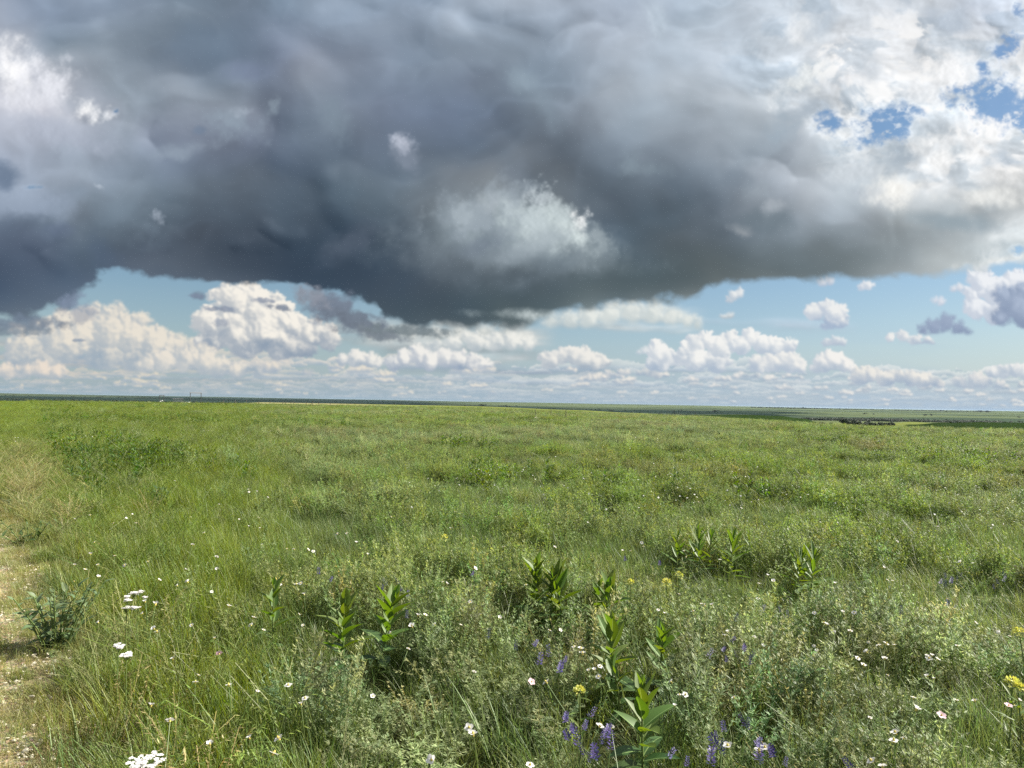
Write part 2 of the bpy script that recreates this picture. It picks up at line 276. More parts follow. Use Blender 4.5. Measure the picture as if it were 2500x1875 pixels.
    tone = (tab[ix, iy] * (1 - fx) + tab[ix + 1, iy] * fx) * (1 - fy) + (tab[ix, iy + 1] * (1 - fx) + tab[ix + 1, iy + 1] * fx) * fy
    tone = tone.astype(np.float32)
    lum = tone.mean(-1)
    # relief of the cloud itself: brighter towards the light, softer in the dark base
    f0 = fbm(X / 150, Y / 110, 3, 2, .35); f1 = np.roll(np.roll(f0, -9, 1), -6, 0)
    rel = (f0 - f1) * 5.0
    r0 = fbm(X / 105 + v1 * 1.2, Y / 78 + v2 * 1.2, 3, 3, .35, True); rel3 = sstep(-.5, .7, r0) * 2 - 1
    g0 = fbm(X / 52 + v1, Y / 42 + v2, 5, 6, .5); g1 = np.roll(np.roll(g0, -4, 1), -3, 0)
    rel2 = (g0 - g1) * 4.0
    k1 = sstep(90, 235, lum); base_soft = 1 - .75 * sstep(560, 700, Y)
    k2 = sstep(188, 232, lum)
    tone = tone * (1 + (rel * (.014 + .012 * k1) + rel3 * (.020 + .010 * k1) + rel2 * (.003 + .040 * k2))[..., None] * base_soft[..., None]) + (v1 * 7 + w3 * (1.5 + 4 * k1))[..., None] * base_soft[..., None]
    torn = np.clip(.5 + 1.2 * fbm(X / 80 + v1, Y / 60 + v2, 5, 7, .5), 0, 1)
    wisp = sstep(.02, .42, fbm(X / 58 + v1, Y / 46 + v2, 7, 1, .62)) * sstep(-.12, .30, fbm(X / 170 + 7, Y / 120, 4, 6))
    shadow = sstep(.0, .38, fbm(X / 95 + 40 + w3 * .5, Y / 62, 5, 3, .5))
    tone = tone + ((torn - .5) * 12 * k2)[..., None] - (shadow * (1 - wisp))[..., None] * k2[..., None] * np.array([30, 23, 17], np.float32)
    tone = tone * (1 - (wisp * k2 * .75)[..., None]) + np.array([252, 252, 251], np.float32) * (wisp * k2 * .75)[..., None]
    # heaped billows of the big cloud, lit from the right and above
    rb = np.random.RandomState(21); hb_ = np.zeros(X.shape, np.float32); wxx = X + v1 * 60 + w3 * 15; wyy = Y + v2 * 50 + w4 * 13; lay = []
    for k in range(430):
        rad = 26 + 120 * rb.rand() ** 2.2; lay.append((rb.uniform(-700, 3300), rb.uniform(-500, 640) if k % 3 else rb.uniform(150, 620), rad, rb.uniform(.45, .9), rb.uniform(0, 60)))
    px_ = abs(X[0, 1] - X[0, 0])
    for (cx, cy, rad, sq, z0) in lay:
        m = rad * 1.05 + 90
        cols = np.where((X[0] > cx - m) & (X[0] < cx + m))[0]; rws = np.where((Y[:, W // 2] > cy - m) & (Y[:, W // 2] < cy + m))[0]
        if len(cols) < 5 or len(rws) < 5: continue
        sl = (slice(rws[0], rws[-1] + 1), slice(cols[0], cols[-1] + 1))
        d2 = ((wxx[sl] - cx) ** 2 + ((wyy[sl] - cy) / sq) ** 2) / (rad * rad)
        v = np.where(d2 < 1, (np.sqrt(np.maximum(1 - d2, 0)) * rad * .8 + z0 * np.sqrt(np.maximum(1 - d2, 0))), 0)
        np.maximum(hb_[sl], v, out=hb_[sl])
    def blur(a, r_):
        for ax in (0, 1):
            p = np.pad(a, [(r_ + 1, r_) if i == ax else (0, 0) for i in (0, 1)], 'edge').cumsum(ax)
            n_ = a.shape[ax]; a = (np.take(p, range(2 * r_ + 1, 2 * r_ + 1 + n_), ax) - np.take(p, range(0, n_), ax)) / (2 * r_ + 1)
        return a.astype(np.float32)
    soft_ = blur(blur(blur(hb_.astype(np.float64), 6), 6), 5); keen = sstep(.0, .35, fbm(X / 260 + 9, Y / 200, 3, 2)) * .45
    hb_ = soft_ * (1 - keen) + blur(hb_.astype(np.float64), 2) * keen + nl * .7
    gy, gx = np.gradient(hb_); gx = np.tanh(gx / px_ * .8); gy = np.tanh(gy / px_ * .8)
    for _ in range(2):
        gx = (np.roll(gx, 1, 0) + np.roll(gx, -1, 0) + np.roll(gx, 1, 1) + np.roll(gx, -1, 1) + 2 * gx) / 6; gy = (np.roll(gy, 1, 0) + np.roll(gy, -1, 0) + np.roll(gy, 1, 1) + np.roll(gy, -1, 1) + 2 * gy) / 6
    bil = (-gx * .55 - gy * .75) * (.35 + .9 * sstep(-.25, .3, fbm(X / 330 + 2, Y / 240, 3, 7))) * (1 - .72 * sstep(560, 690, Y))
    tone = tone + (bil * np.interp(lum, [60, 110, 170, 240], [6, 12, 16, 16]))[..., None]
    tone = tone * .86 + tone.mean(-1, keepdims=True) * .14
    tone = tone + (v2 * 4)[..., None] * np.array([1.0, -.1, -.9], np.float32) 
    for (cx, cy, rx, ry, tilt, c, st, rag, sc) in FEAT:
        ca, sa = math.cos(math.radians(tilt)), math.sin(math.radians(tilt))
        m = 2.6 * max(rx, ry) + 60
        cols = np.where((X[0] > cx - m - 40) & (X[0] < cx + m + 40))[0]; rws = np.where((Y[:, W // 2] > cy - m - 40) & (Y[:, W // 2] < cy + m + 40))[0]
        sl = (slice(rws[0], rws[-1] + 1), slice(cols[0], cols[-1] + 1))
        dx, dy = X[sl] - cx, Y[sl] - cy
        n = fbm(X[sl] / sc + cx, Y[sl] / sc + cy, 6, int(cx) % 7, .58)
        p = (dx * ca + dy * sa) / rx; q = (-dx * sa + dy * ca) / ry
        d = np.sqrt(p * p + q * q) + n * .95 * rag + w3[sl] * .3
        a = (1 - sstep(.25 + .25 * (1 - rag) - .2, 1.35, d)) * st
        rr = (np.roll(n, 3, 1) - n) * 34 * (0.25 + .75 * (sum(c) > 560))
        tone[sl] = tone[sl] * (1 - a[..., None]) + (np.array(c, np.float32) + rr[..., None] - (1 - a[..., None]) * 4) * a[..., None]
    ex = np.interp(X.ravel() + 14 * w3.ravel(), [e[0] for e in EDGE], [e[1] for e in EDGE]).reshape(X.shape)
    ragg = np.interp(X[0], [-900, 0, 230, 300, 700, 820, 960, 1300, 1700, 1900, 2300, 3300], [16, 16, 30, 13, 10, 20, 12, 14, 18, 12, 14, 18])[None, :]
    d = ex - Y + w3 * ragg * 1.3 + w4 * ragg * .6
    soft = np.interp(X[0], [-900, 200, 300, 750, 900, 1300, 1900, 2300, 3300], [16, 12, 9, 8, 10, 16, 12, 14, 20])[None, :]
    a = sstep(-soft, soft, d)
    hole = np.full_like(a, -9)
    for (cx, cy, rx, ry, tilt, st) in HOLES:
        ca, sa = math.cos(math.radians(tilt)), math.sin(math.radians(tilt))
        dx, dy = X - cx, Y - cy
        p = (dx * ca + dy * sa) / rx; q = (-dx * sa + dy * ca) / ry
        hole = np.maximum(hole, st * (1.35 - np.sqrt(p * p + q * q)) if True else 0)
    hn = np.maximum(hole, -3) + 1.15 * fbm(X / 34, Y / 27, 7, 3, .62) - .1 + .25 * w3
    hm = sstep(-.05, 1.05, hn) * (1 - .75 * sstep(.10, .42, fbm(X / 26 + v1, Y / 17 + v2, 6, 2, .6)) * sstep(1.9, .7, hn))
    near = sstep(-.25, .2, hn) * (1 - hm)
    tone = tone + near[..., None] * 14 * k1[..., None]
    over(lin(np.clip(tone, 0, 255)), a * (1 - hm * .97))
    # torn dark fringe that hangs in front of the cumulus left of centre, and the far left skirt
    for (cx, cy, rx, ry, tilt, c, st) in [(800,755,64,40,15,(116,126,142),.95),(880,790,70,28,20,(112,122,136),.95),(930,815,70,16,10,(120,130,140),.9),(760,725,40,24,30,(140,146,158),.9),(1000,808,90,14,4,(118,130,136),.9),
            (640,735,26,7,5,(138,148,166),.85),(688,752,22,8,10,(122,134,152),.9),(545,755,40,8,4,(132,144,164),.8),(655,748,9,6,0,(118,130,150),.8),(188,832,16,4,0,(140,154,172),.8),(480,724,24,5,4,(124,138,158),.85),
            (60,790,90,20,0,(112,126,144),.8),(170,740,36,20,-30,(128,142,164),.8),(40,810,80,12,0,(120,134,148),.7),(200,770,30,24,0,(142,152,170),.6),(545,788,22,10,0,(140,152,172),.6)]:
        ca, sa = math.cos(math.radians(tilt)), math.sin(math.radians(tilt))
        dx, dy = X - cx, Y - cy
        p = (dx * ca + dy * sa) / rx; q = (-dx * sa + dy * ca) / ry
        d = np.sqrt(p * p + q * q) + fbm(X / (10 + ry * .6) + cx, Y / (8 + ry * .5), 5, 4, .55) * .8
        a = (1 - sstep(.45, 1.35, d)) * st
        if a.max() <= 0: continue
        over(np.broadcast_to(lin(c), rgb.shape) * (1 + .10 * nl - .05 * q)[..., None], a)
    return s, t, rgb, alpha

def generic_sky(dx, dy, dz):
    """broken cloud everywhere else, laid out on a level deck overhead"""
    k = 1.0 / (np.maximum(dz, 0) + 0.09)
    u, v = dx * k * 1.1 + 4.2, dy * k * 1.1 + 1.3
    n = fbm(u, v, 6, 2, .55); m = fbm(u * .45 + 5, v * .45, 3, 5)
    a = sstep(-.18, .10, n + .4 * m + .12)
    thick = sstep(-.05, .5, n + m * .5)
    c = lin((236, 239, 242)) * (1 - thick[..., None]) + lin((120, 136, 154)) * thick[..., None]
    veil = .8 * np.exp(-np.maximum(dz, 0) / .07)
    c = c * (1 - veil[..., None]) + lin((178, 198, 210)) * veil[..., None]
    return c.astype(np.float32), np.maximum(a, veil)

cam_d = bpy.data.cameras.new('camera'); cam = bpy.data.objects.new('camera', cam_d); COL.objects.link(cam)
cam_d.sensor_width = 36.0; cam_d.lens = 36.0 * F_PX / 2500.0; cam_d.clip_start = 0.05; cam_d.clip_end = 120000.0
_cr, _sr, _cp, _sp = math.cos(ROLL), math.sin(ROLL), math.cos(PITCH), math.sin(PITCH)
_ax, _ay, _az = Vector((_cr, -_sr * _sp, _sr * _cp)), Vector((-_sr, -_cr * _sp, _cr * _cp)), Vector((0, -_cp, -_sp))
_m = Matrix((( _ax.x, _ay.x, _az.x, 0), (_ax.y, _ay.y, _az.y, 0), (_ax.z, _ay.z, _az.z, EYE), (0, 0, 0, 1)))
cam.matrix_world = _m; sc.camera = cam

# ---------------------------------------------------------------- sun and sky
SUN_AZ, SUN_EL = math.radians(74), math.radians(36)         # azimuth from straight ahead towards the right
sun_d = bpy.data.lights.new('sun', 'SUN'); sun_d.energy = 5.0; sun_d.angle = math.radians(0.6); sun_d.color = (1.0, .95, .86)
sun = bpy.data.objects.new('sun', sun_d); COL.objects.link(sun)
_sd = Vector((math.sin(SUN_AZ) * math.cos(SUN_EL), math.cos(SUN_AZ) * math.cos(SUN_EL), math.sin(SUN_EL)))
sun.rotation_euler = _sd.to_track_quat('Z', 'Y').to_euler()

world = bpy.data.worlds.new('World'); sc.world = world; world.use_nodes = True
wn, wl = world.node_tree.nodes, world.node_tree.links
wn.clear()
STRENGTH = 0.05
W_F, H_F = 1560, 640
S0, S1, T0, T1 = -0.95, 0.95, -0.03, 0.75
def float_image(name, rgb, alpha):
    h, w = alpha.shape
    im = bpy.data.images.new(name, w, h, alpha=True, float_buffer=True)
    im.colorspace_settings.name = 'Non-Color'; im.alpha_mode = 'CHANNEL_PACKED'
    px = np.empty((h, w, 4), np.float32); px[..., :3] = rgb; px[..., 3] = alpha
    im.pixels.foreach_set(px.ravel()); im.update(); im.pack() if False else None
    return im
_s, _t, _rgb, _al = paint_front(W_F, H_F, S0, S1, T0, T1, None)
_ln = np.sqrt(_s * _s + 1 + _t * _t)
_gc, _ga = generic_sky(_s / _ln, 1 / _ln, _t / _ln)
_edge = np.maximum(np.maximum(sstep(.78, .94, np.abs(_s)), sstep(.62, .745, _t)), 0)
_al2 = _al * (1 - _edge) + _ga * _edge
_rgb = (_rgb * (_al * (1 - _edge))[..., None] + _gc * (_ga * _edge)[..., None]) / np.maximum(_al2, 1e-4)[..., None]
img_front = float_image('sky_ahead', _rgb, _al2)
_az_, _el_ = np.meshgrid(np.linspace(-math.pi, math.pi, 1440), np.linspace(-.03, math.pi / 2, 360))
_gc, _ga = generic_sky((np.sin(_az_) * np.cos(_el_)).astype(np.float32), (np.cos(_az_) * np.cos(_el_)).astype(np.float32), np.sin(_el_).astype(np.float32))
img_round = float_image('sky_round', _gc, _ga)

def wmath(op, a, b=None, c=None, clamp=False):
    n = wn.new('ShaderNodeMath'); n.operation = op; n.use_clamp = clamp
    for i, v in enumerate((a, b, c)):
        if v is None: continue
        if isinstance(v, (int, float)): n.inputs[i].default_value = v
        else: wl.new(v, n.inputs[i])
    return n.outputs[0]
tc = wn.new('ShaderNodeTexCoord'); sep = wn.new('ShaderNodeSeparateXYZ'); wl.new(tc.outputs['Generated'], sep.inputs[0])
dx_, dy_, dz_ = sep.outputs
ysafe = wmath('MAXIMUM', dy_, .05)
ss_ = wmath('DIVIDE', dx_, ysafe); tt_ = wmath('DIVIDE', dz_, ysafe)
uF = wmath('DIVIDE', wmath('SUBTRACT', ss_, S0), S1 - S0); vF = wmath('DIVIDE', wmath('SUBTRACT', tt_, T0), T1 - T0)
cF = wn.new('ShaderNodeCombineXYZ'); wl.new(uF, cF.inputs[0]); wl.new(vF, cF.inputs[1])
tF = wn.new('ShaderNodeTexImage'); tF.image = img_front; tF.extension = 'EXTEND'; tF.interpolation = 'Cubic'; wl.new(cF.outputs[0], tF.inputs[0])
azn = wmath('ARCTAN2', dx_, dy_); eln = wmath('ARCSINE', dz_)
uR = wmath('DIVIDE', wmath('ADD', azn, math.pi), 2 * math.pi); vR = wmath('DIVIDE', wmath('ADD', eln, .03), math.pi / 2 + .03)
cR = wn.new('ShaderNodeCombineXYZ'); wl.new(uR, cR.inputs[0]); wl.new(vR, cR.inputs[1])
tR = wn.new('ShaderNodeTexImage'); tR.image = img_round; tR.extension = 'EXTEND'; wl.new(cR.outputs[0], tR.inputs[0])
inF = wmath('MULTIPLY', wmath('MULTIPLY', wmath('LESS_THAN', wmath('ABSOLUTE', ss_), .945), wmath('LESS_THAN', tt_, .745)), wmath('GREATER_THAN', dy_, .06))
def wmix(f, a, b):
    n = wn.new('ShaderNodeMix'); n.data_type = 'RGBA'; n.clamp_factor = True
    wl.new(f, n.inputs[0]); wl.new(a, n.inputs[6]); wl.new(b, n.inputs[7]); return n.outputs[2]
cloud_c = wmix(inF, tR.outputs[0], tF.outputs[0])
cloud_a = wmath('ADD', wmath('MULTIPLY', tF.outputs[1], inF), wmath('MULTIPLY', tR.outputs[1], wmath('SUBTRACT', 1.0, inF)), clamp=True)
sky = wn.new('ShaderNodeTexSky'); sky.sky_type = 'NISHITA'; sky.sun_disc = False
sky.sun_elevation = SUN_EL; sky.sun_rotation = SUN_AZ; sky.air_density = 1.0; sky.dust_density = 0.6; sky.ozone_density = 1.6
gain = wn.new('ShaderNodeVectorMath'); gain.operation = 'SCALE'; wl.new(cloud_c, gain.inputs[0]); gain.inputs['Scale'].default_value = 1.0 / STRENGTH / 2 ** EXPO
bg = wn.new('ShaderNodeBackground'); bg.inputs[1].default_value = STRENGTH
hv = wn.new('ShaderNodeHueSaturation'); hv.inputs['Saturation'].default_value = 1.2; hv.inputs['Value'].default_value = .80; hv.inputs['Hue'].default_value = .497; wl.new(sky.outputs[0], hv.inputs['Color'])
wl.new(wmix(cloud_a, hv.outputs[0], gain.outputs[0]), bg.inputs[0])
wo = wn.new('ShaderNodeOutputWorld'); wl.new(bg.outputs[0], wo.inputs[0])
world.cycles.sampling_method = 'MANUAL'; world.cycles.sample_map_resolution = 512
cy = sc.cycles
cy.max_bounces = 6; cy.diffuse_bounces = 3; cy.glossy_bounces = 2; cy.transmission_bounces = 4; cy.volume_bounces = 0; cy.transparent_max_bounces = 6
cy.use_denoising = DENOISE
cy.caustics_reflective = False; cy.caustics_refractive = False

# ---------------------------------------------------------------- helpers
def sset(o, label=None, cat=None, group=None, kind=None):
    if label: o['label'] = label
    if cat: o['category'] = cat
    if group: o['group'] = group
    if kind: o['kind'] = kind
    return o

def mesh_of(name, V, F, mats, smooth=False, mi=None):
    m = bpy.data.meshes.new(name); m.from_pydata([tuple(v) for v in V], [], F)
    for x in (mats if isinstance(mats, (list, tuple)) else [mats]): m.materials.append(x)
    if mi is not None: m.polygons.foreach_set('material_index', mi)
    if smooth: m.polygons.foreach_set('use_smooth', [True] * len(m.polygons))
    m.update(); return m

def link(name, data, parent=None, loc=None, rot=None, scale=None, col=None):
    o = bpy.data.objects.new(name, data); (col or COL).objects.link(o)
    if parent: o.parent = parent
    if loc is not None: o.location = loc
    if rot is not None: o.rotation_euler = rot
    if scale is not None: o.scale = scale
    return o

class MB:
    def __init__(s): s.V, s.F, s.M = [], [], []
    def add(s, V, F, mi=0):
        o = len(s.V); s.V += [tuple(v) for v in V]; s.F += [tuple(i + o for i in f) for f in F]; s.M += [mi] * len(F)
    def box(s, x0, y0, z0, x1, y1, z1, mi=0):
        s.add([(x0,y0,z0),(x1,y0,z0),(x1,y1,z0),(x0,y1,z0),(x0,y0,z1),(x1,y0,z1),(x1,y1,z1),(x0,y1,z1)],
              [(0,3,2,1),(4,5,6,7),(0,1,5,4),(1,2,6,5),(2,3,7,6),(3,0,4,7)], mi)
    def tube(s, pts, radii, n=5, mi=0, cap=True):
        pts = [Vector(p) for p in pts]; V = []; F = []
        for i, p in enumerate(pts):
            d = (pts[min(i + 1, len(pts) - 1)] - pts[max(i - 1, 0)]).normalized()
            u = d.orthogonal().normalized(); w = d.cross(u)
            if i and (u.dot(pu) < 0): pass
            pu = u
            for k in range(n):
                a = 2 * math.pi * k / n
                V.append(p + (u * math.cos(a) + w * math.sin(a)) * radii[i])
        for i in range(len(pts) - 1):
            for k in range(n):
                F.append((i * n + k, i * n + (k + 1) % n, (i + 1) * n + (k + 1) % n, (i + 1) * n + k))
        if cap: F.append(tuple(range((len(pts) - 1) * n, len(pts) * n))); F.append(tuple(reversed(range(n))))
        s.add(V, F, mi)
    def blade(s, base, heading, length, width, lean, curl, seg=3, mi=0):
        """a grass blade: tapered ribbon that leans and curls over"""
        h = Vector((math.cos(heading), math.sin(heading), 0)); side = Vector((-h.y, h.x, 0))
        p = Vector(base); ang = lean; V = []
        for i in range(seg + 1):
            w = width * (1 - (i / seg) ** 1.6) * .5
            if i < seg: V += [p - side * w, p + side * w]
            else: V.append(p.copy())
            p = p + (h * math.sin(ang) + Vector((0, 0, 1)) * math.cos(ang)) * (length / seg); ang += curl / seg
        F = [(2 * i, 2 * i + 1, 2 * i + 3, 2 * i + 2) for i in range(seg - 1)] + [(2 * seg - 2, 2 * seg - 1, 2 * seg)]
        s.add(V, F, mi)
    def leaflet(s, p, d, up, L, W, mi=0):
        p, d = Vector(p), Vector(d).normalized(); sd = d.cross(Vector(up)).normalized() * W * .5
        if sd.length < 1e-6: sd = Vector((W * .5, 0, 0))
        s.add([p, p + d * L * .45 + sd, p + d * L, p + d * L * .45 - sd], [(0, 1, 2, 3)], mi)
    def build(s, name, mats, parent=None, smooth=False, **k):
        return link(name, mesh_of(name, s.V, s.F, mats, smooth, s.M), parent, **k)

# ---------------------------------------------------------------- materials
def nmat(name):
    m = bpy.data.materials.new(name); m.use_nodes = True; m.node_tree.nodes.clear(); return m, m.node_tree.nodes, m.node_tree.links

def leaf_mat(name, base, var=.25, trans=.35, rough=.5, tint_attr=False, spec=.35, tip=None):
    m, n, l = nmat(name)
    out = n.new('ShaderNodeOutputMaterial'); p = n.new('ShaderNodeBsdfPrincipled'); t = n.new('ShaderNodeBsdfTranslucent'); mx = n.new('ShaderNodeMixShader')
    oi = n.new('ShaderNodeObjectInfo'); geo = n.new('ShaderNodeNewGeometry')
    hsv = n.new('ShaderNodeHueSaturation')
    if tint_attr:
        at = n.new('ShaderNodeAttribute'); at.attribute_type = 'INSTANCER'; at.attribute_name = 'tint'
        src = at.outputs['Color']
    else:
        rgb = n.new('ShaderNodeRGB'); rgb.outputs[0].default_value = (*base, 1); src = rgb.outputs[0]
    l.new(src, hsv.inputs['Color'])
    ri = n.new('ShaderNodeMath'); ri.operation = 'MULTIPLY_ADD'; ri.inputs[1].default_value = 2 * var; ri.inputs[2].default_value = 1 - var
    # every blade or leaf has its own shade
    l.new(geo.outputs['Random Per Island'], ri.inputs[0]); l.new(ri.outputs[0], hsv.inputs['Value'])
    hu = n.new('ShaderNodeMath'); hu.operation = 'MULTIPLY_ADD'; hu.inputs[1].default_value = .045; hu.inputs[2].default_value = .4775
    fr = n.new('ShaderNodeMath'); fr.operation = 'FRACT'; m7 = n.new('ShaderNodeMath'); m7.operation = 'MULTIPLY_ADD'; m7.inputs[1].default_value = 7.31
    l.new(geo.outputs['Random Per Island'], m7.inputs[0]); l.new(oi.outputs['Random'], m7.inputs[2]); l.new(m7.outputs[0], fr.inputs[0]); l.new(fr.outputs[0], hu.inputs[0]); l.new(hu.outputs[0], hsv.inputs['Hue'])
    l.new(hsv.outputs[0], p.inputs['Base Color']); p.inputs['Roughness'].default_value = rough; p.inputs['Specular IOR Level'].default_value = spec
    tl = n.new('ShaderNodeHueSaturation'); tl.inputs['Saturation'].default_value = 1.25; tl.inputs['Value'].default_value = 1.5; tl.inputs['Hue'].default_value = .485
    l.new(hsv.outputs[0], tl.inputs['Color']); l.new(tl.outputs[0], t.inputs[0])
    mx.inputs[0].default_value = trans; l.new(p.outputs[0], mx.inputs[1]); l.new(t.outputs[0], mx.inputs[2]); l.new(mx.outputs[0], out.inputs[0])
    return m

def plain_mat(name, base, rough=.7, noise=0.0, scale=20.0, metallic=0.0, bump=0.0):
    m, n, l = nmat(name)
    out = n.new('ShaderNodeOutputMaterial'); p = n.new('ShaderNodeBsdfPrincipled'); l.new(p.outputs[0], out.inputs[0])
    p.inputs['Roughness'].default_value = rough; p.inputs['Metallic'].default_value = metallic
    if noise > 0:
        tc = n.new('ShaderNodeTexCoord'); nz = n.new('ShaderNodeTexNoise'); nz.inputs['Scale'].default_value = scale; nz.inputs['Detail'].default_value = 5
        l.new(tc.outputs['Object'], nz.inputs['Vector'])
        r = n.new('ShaderNodeValToRGB'); r.color_ramp.elements[0].position = .3; r.color_ramp.elements[1].position = .7
        r.color_ramp.elements[0].color = (*[c * (1 - noise) for c in base], 1); r.color_ramp.elements[1].color = (*[min(1, c * (1 + noise)) for c in base], 1)
        l.new(nz.outputs[0], r.inputs[0]); l.new(r.outputs[0], p.inputs['Base Color'])
        if bump:
            b = n.new('ShaderNodeBump'); b.inputs['Strength'].default_value = bump; l.new(nz.outputs[0], b.inputs['Height']); l.new(b.outputs[0], p.inputs['Normal'])
    else: p.inputs['Base Color'].default_value = (*base, 1)
    return m

M_BLADE = leaf_mat('grass_blade', None, .28, .38, .45, True)
M_FORB = leaf_mat('forb_leaf', None, .30, .42, .55, True)
M_MILK = leaf_mat('milkweed_leaf', (.105, .165, .036), .22, .36, .5)
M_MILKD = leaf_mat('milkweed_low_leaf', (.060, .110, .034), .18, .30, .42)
M_STEM = leaf_mat('green_stem', (.12, .17, .05), .1, .05, .5)
M_RIB = leaf_mat('leaf_midrib', (.26, .34, .12), .05, .25, .5)
M_DOCK = leaf_mat('grey_green_leaf', (.115, .165, .080), .22, .25, .5)
M_DARKLEAF = leaf_mat('dark_leaf', (.050, .090, .030), .25, .25, .45)
M_PETAL = leaf_mat('white_petal', (.74, .72, .71), .05, .30, .6)
M_PINK = leaf_mat('pink_petal', (.72, .50, .56), .06, .30, .6)
M_YEL = leaf_mat('yellow_petal', (.56, .57, .17), .12, .25, .6)
M_PUR = leaf_mat('purple_floret', (.070, .055, .17), .3, .15, .6)
M_CENTRE = plain_mat('flower_centre', (.55, .45, .10), .8)
M_WOOD = plain_mat('weathered_post', (.12, .10, .08), .9, .35, 8)
M_METAL = plain_mat('painted_pipe', (.045, .05, .06), .55, .15, 6)
M_WHITE = plain_mat('white_sack', (.70, .72, .72), .7, .1, 5)
M_ROCK = plain_mat('limestone', (.56, .51, .40), .9, .22, 7, bump=.5)
M_TRUNK = plain_mat('bark', (.06, .05, .04), .9, .3, 4)
M_TREE = leaf_mat('tree_leaf', (.040, .058, .034), .35, .12, .6)

# ---------------------------------------------------------------- the lie of the land
RK = np.array([0, 20, 40, 55, 75, 100, 140, 200, 280, 380, 520, 700, 900, 1200, 1700, 2400, 3400, 4800, 7000, 10000, 14000, 20000, 32000], float)
def _col(z): return np.array(z, float)
LANDC = [
 (-1500, _col([0,0,0,0,0,0,0,-.1,-1.5,-5,-11,-18,-25,-32,-38,-40,-38,-30,-20,-13,-4,-2,-90])),
 (0,     _col([0,0,0,0,0,0,0,-.1,-1.5,-5,-11,-18,-25,-32,-38,-40,-38,-30,-20,-13,-4,-2,-90])),
 (500,   _col([0,0,0,0,0,0,0,-.05,-1.2,-5,-11,-18,-25,-32,-38,-40,-38,-31,-22,-14,-5,-3,-90])),
 (640,   _col([0,0,0,0,0,-.02,0,0,-.1,-.5,-6,-14,-22,-32,-40,-44,-40,-32,-22,-14,-6,-3,-90])),
 (900,   _col([0,0,0,0,0,-.1,-.1,-.05,-.1,-.6,-6,-14,-22,-32,-38,-40,-36,-30,-20,-14,-6,-3,-90])),
 (1150,  _col([0,0,0,0,0,-.05,-.15,-.15,-.1,-.9,-6,-14,-22,-32,-38,-40,-34,-28,-20,-13,-5,-3,-90])),
 (1400,  _col([0,0,0,0,-.15,-.45,-.6,-.6,-.85,-2.2,-7,-14,-22,-32,-40,-44,-36,-28,-18,-12,-5,-3,-90])),
 (1560,  _col([0,0,0,0,-.1,-.4,-.75,-.95,-1.6,-3.6,-8,-14,-22,-32,-42,-46,-38,-28,-18,-12,-5,-3,-90])),
 (1700,  _col([0,0,0,0,-.1,-.4,-.8,-1.4,-2.8,-4.4,-5.3,-6.7,-14,-26,-36,-44,-40,-27,-17,-11,-5,-3,-90])),
 (1820,  _col([0,0,0,0,-.1,-.5,-1.1,-2.3,-4.2,-5.0,-4.8,-5.8,-13,-24,-32,-40,-36,-28,-24,-14,-8,-6,-90])),
 (1900,  _col([0,0,0,0,-.15,-.7,-1.8,-4.2,-6.5,-7.0,-5.2,-6.0,-12,-22,-30,-36,-34,-29,-26,-15,-9,-6,-90])),
 (1960,  _col([0,0,0,0,-.2,-1.0,-2.6,-5.4,-8,-9.5,-7.0,-8.0,-14,-22,-29,-35,-34,-29,-26,-15,-9,-6,-90])),
 (2020,  _col([0,0,0,0,-.4,-1.6,-3.6,-6.5,-9,-12,-12,-13,-17.5,-23,-29,-34,-34,-29,-26,-15,-9,-6,-90])),
 (2120,  _col([0,0,0,0,-.5,-1.8,-4,-7,-9.5,-12.5,-15,-16.5,-18.5,-22,-28,-33,-34,-29,-26,-15,-9,-6,-90])),
 (2230,  _col([0,0,0,0,-.5,-1.8,-4,-7,-9.5,-12,-14,-14.5,-15,-16,-27,-33,-34,-29,-26,-15,-9,-6,-90])),
 (2300,  _col([0,0,0,0,-.5,-1.8,-4,-6.5,-9,-11.5,-12,-12,-11.6,-18,-27,-33,-34,-29,-26,-15,-9,-6,-90])),
 (2400,  _col([0,0,0,0,-.4,-1.3,-2.4,-3.9,-5.6,-8.5,-10,-10,-10,-18,-27,-33,-34,-29,-26,-15,-9,-6,-90])),
 (2500,  _col([0,0,0,0,-.4,-1.0,-1.8,-2.5,-4.2,-8,-9.8,-9.4,-9.4,-18,-27,-33,-34,-29,-26,-15,-9,-6,-90])),
 (4200,  _col([0,0,0,0,-.4,-1.0,-1.8,-2.5,-4.2,-8,-9.8,-9.4,-9.4,-18,-27,-33,-34,-29,-26,-15,-9,-6,-90])),
]
_azk = np.array([math.atan(photo_to_st(x, 980)[0]) for x, _ in LANDC])
_ztab = np.array([z for _, z in LANDC])
_lr = np.linspace(0, math.log(1 + 32000 / 20.0), 500)
_zt = np.array([np.interp(_lr, np.log(1 + RK / 20.0), z) for z in _ztab])
_k = np.exp(-np.linspace(-2, 2, 13) ** 2); _k /= _k.sum()
_zt = np.array([np.convolve(np.pad(z, 6, 'edge'), _k, 'valid') for z in _zt])
def smooth_az(az):
    """weights for the land columns, eased so that slopes do not crease"""
    i = np.clip(np.searchsorted(_azk, az) - 1, 0, len(_azk) - 2)
    f = np.clip((az - _azk[i]) / (_azk[i + 1] - _azk[i]), 0, 1); return i, f * f * (3 - 2 * f)
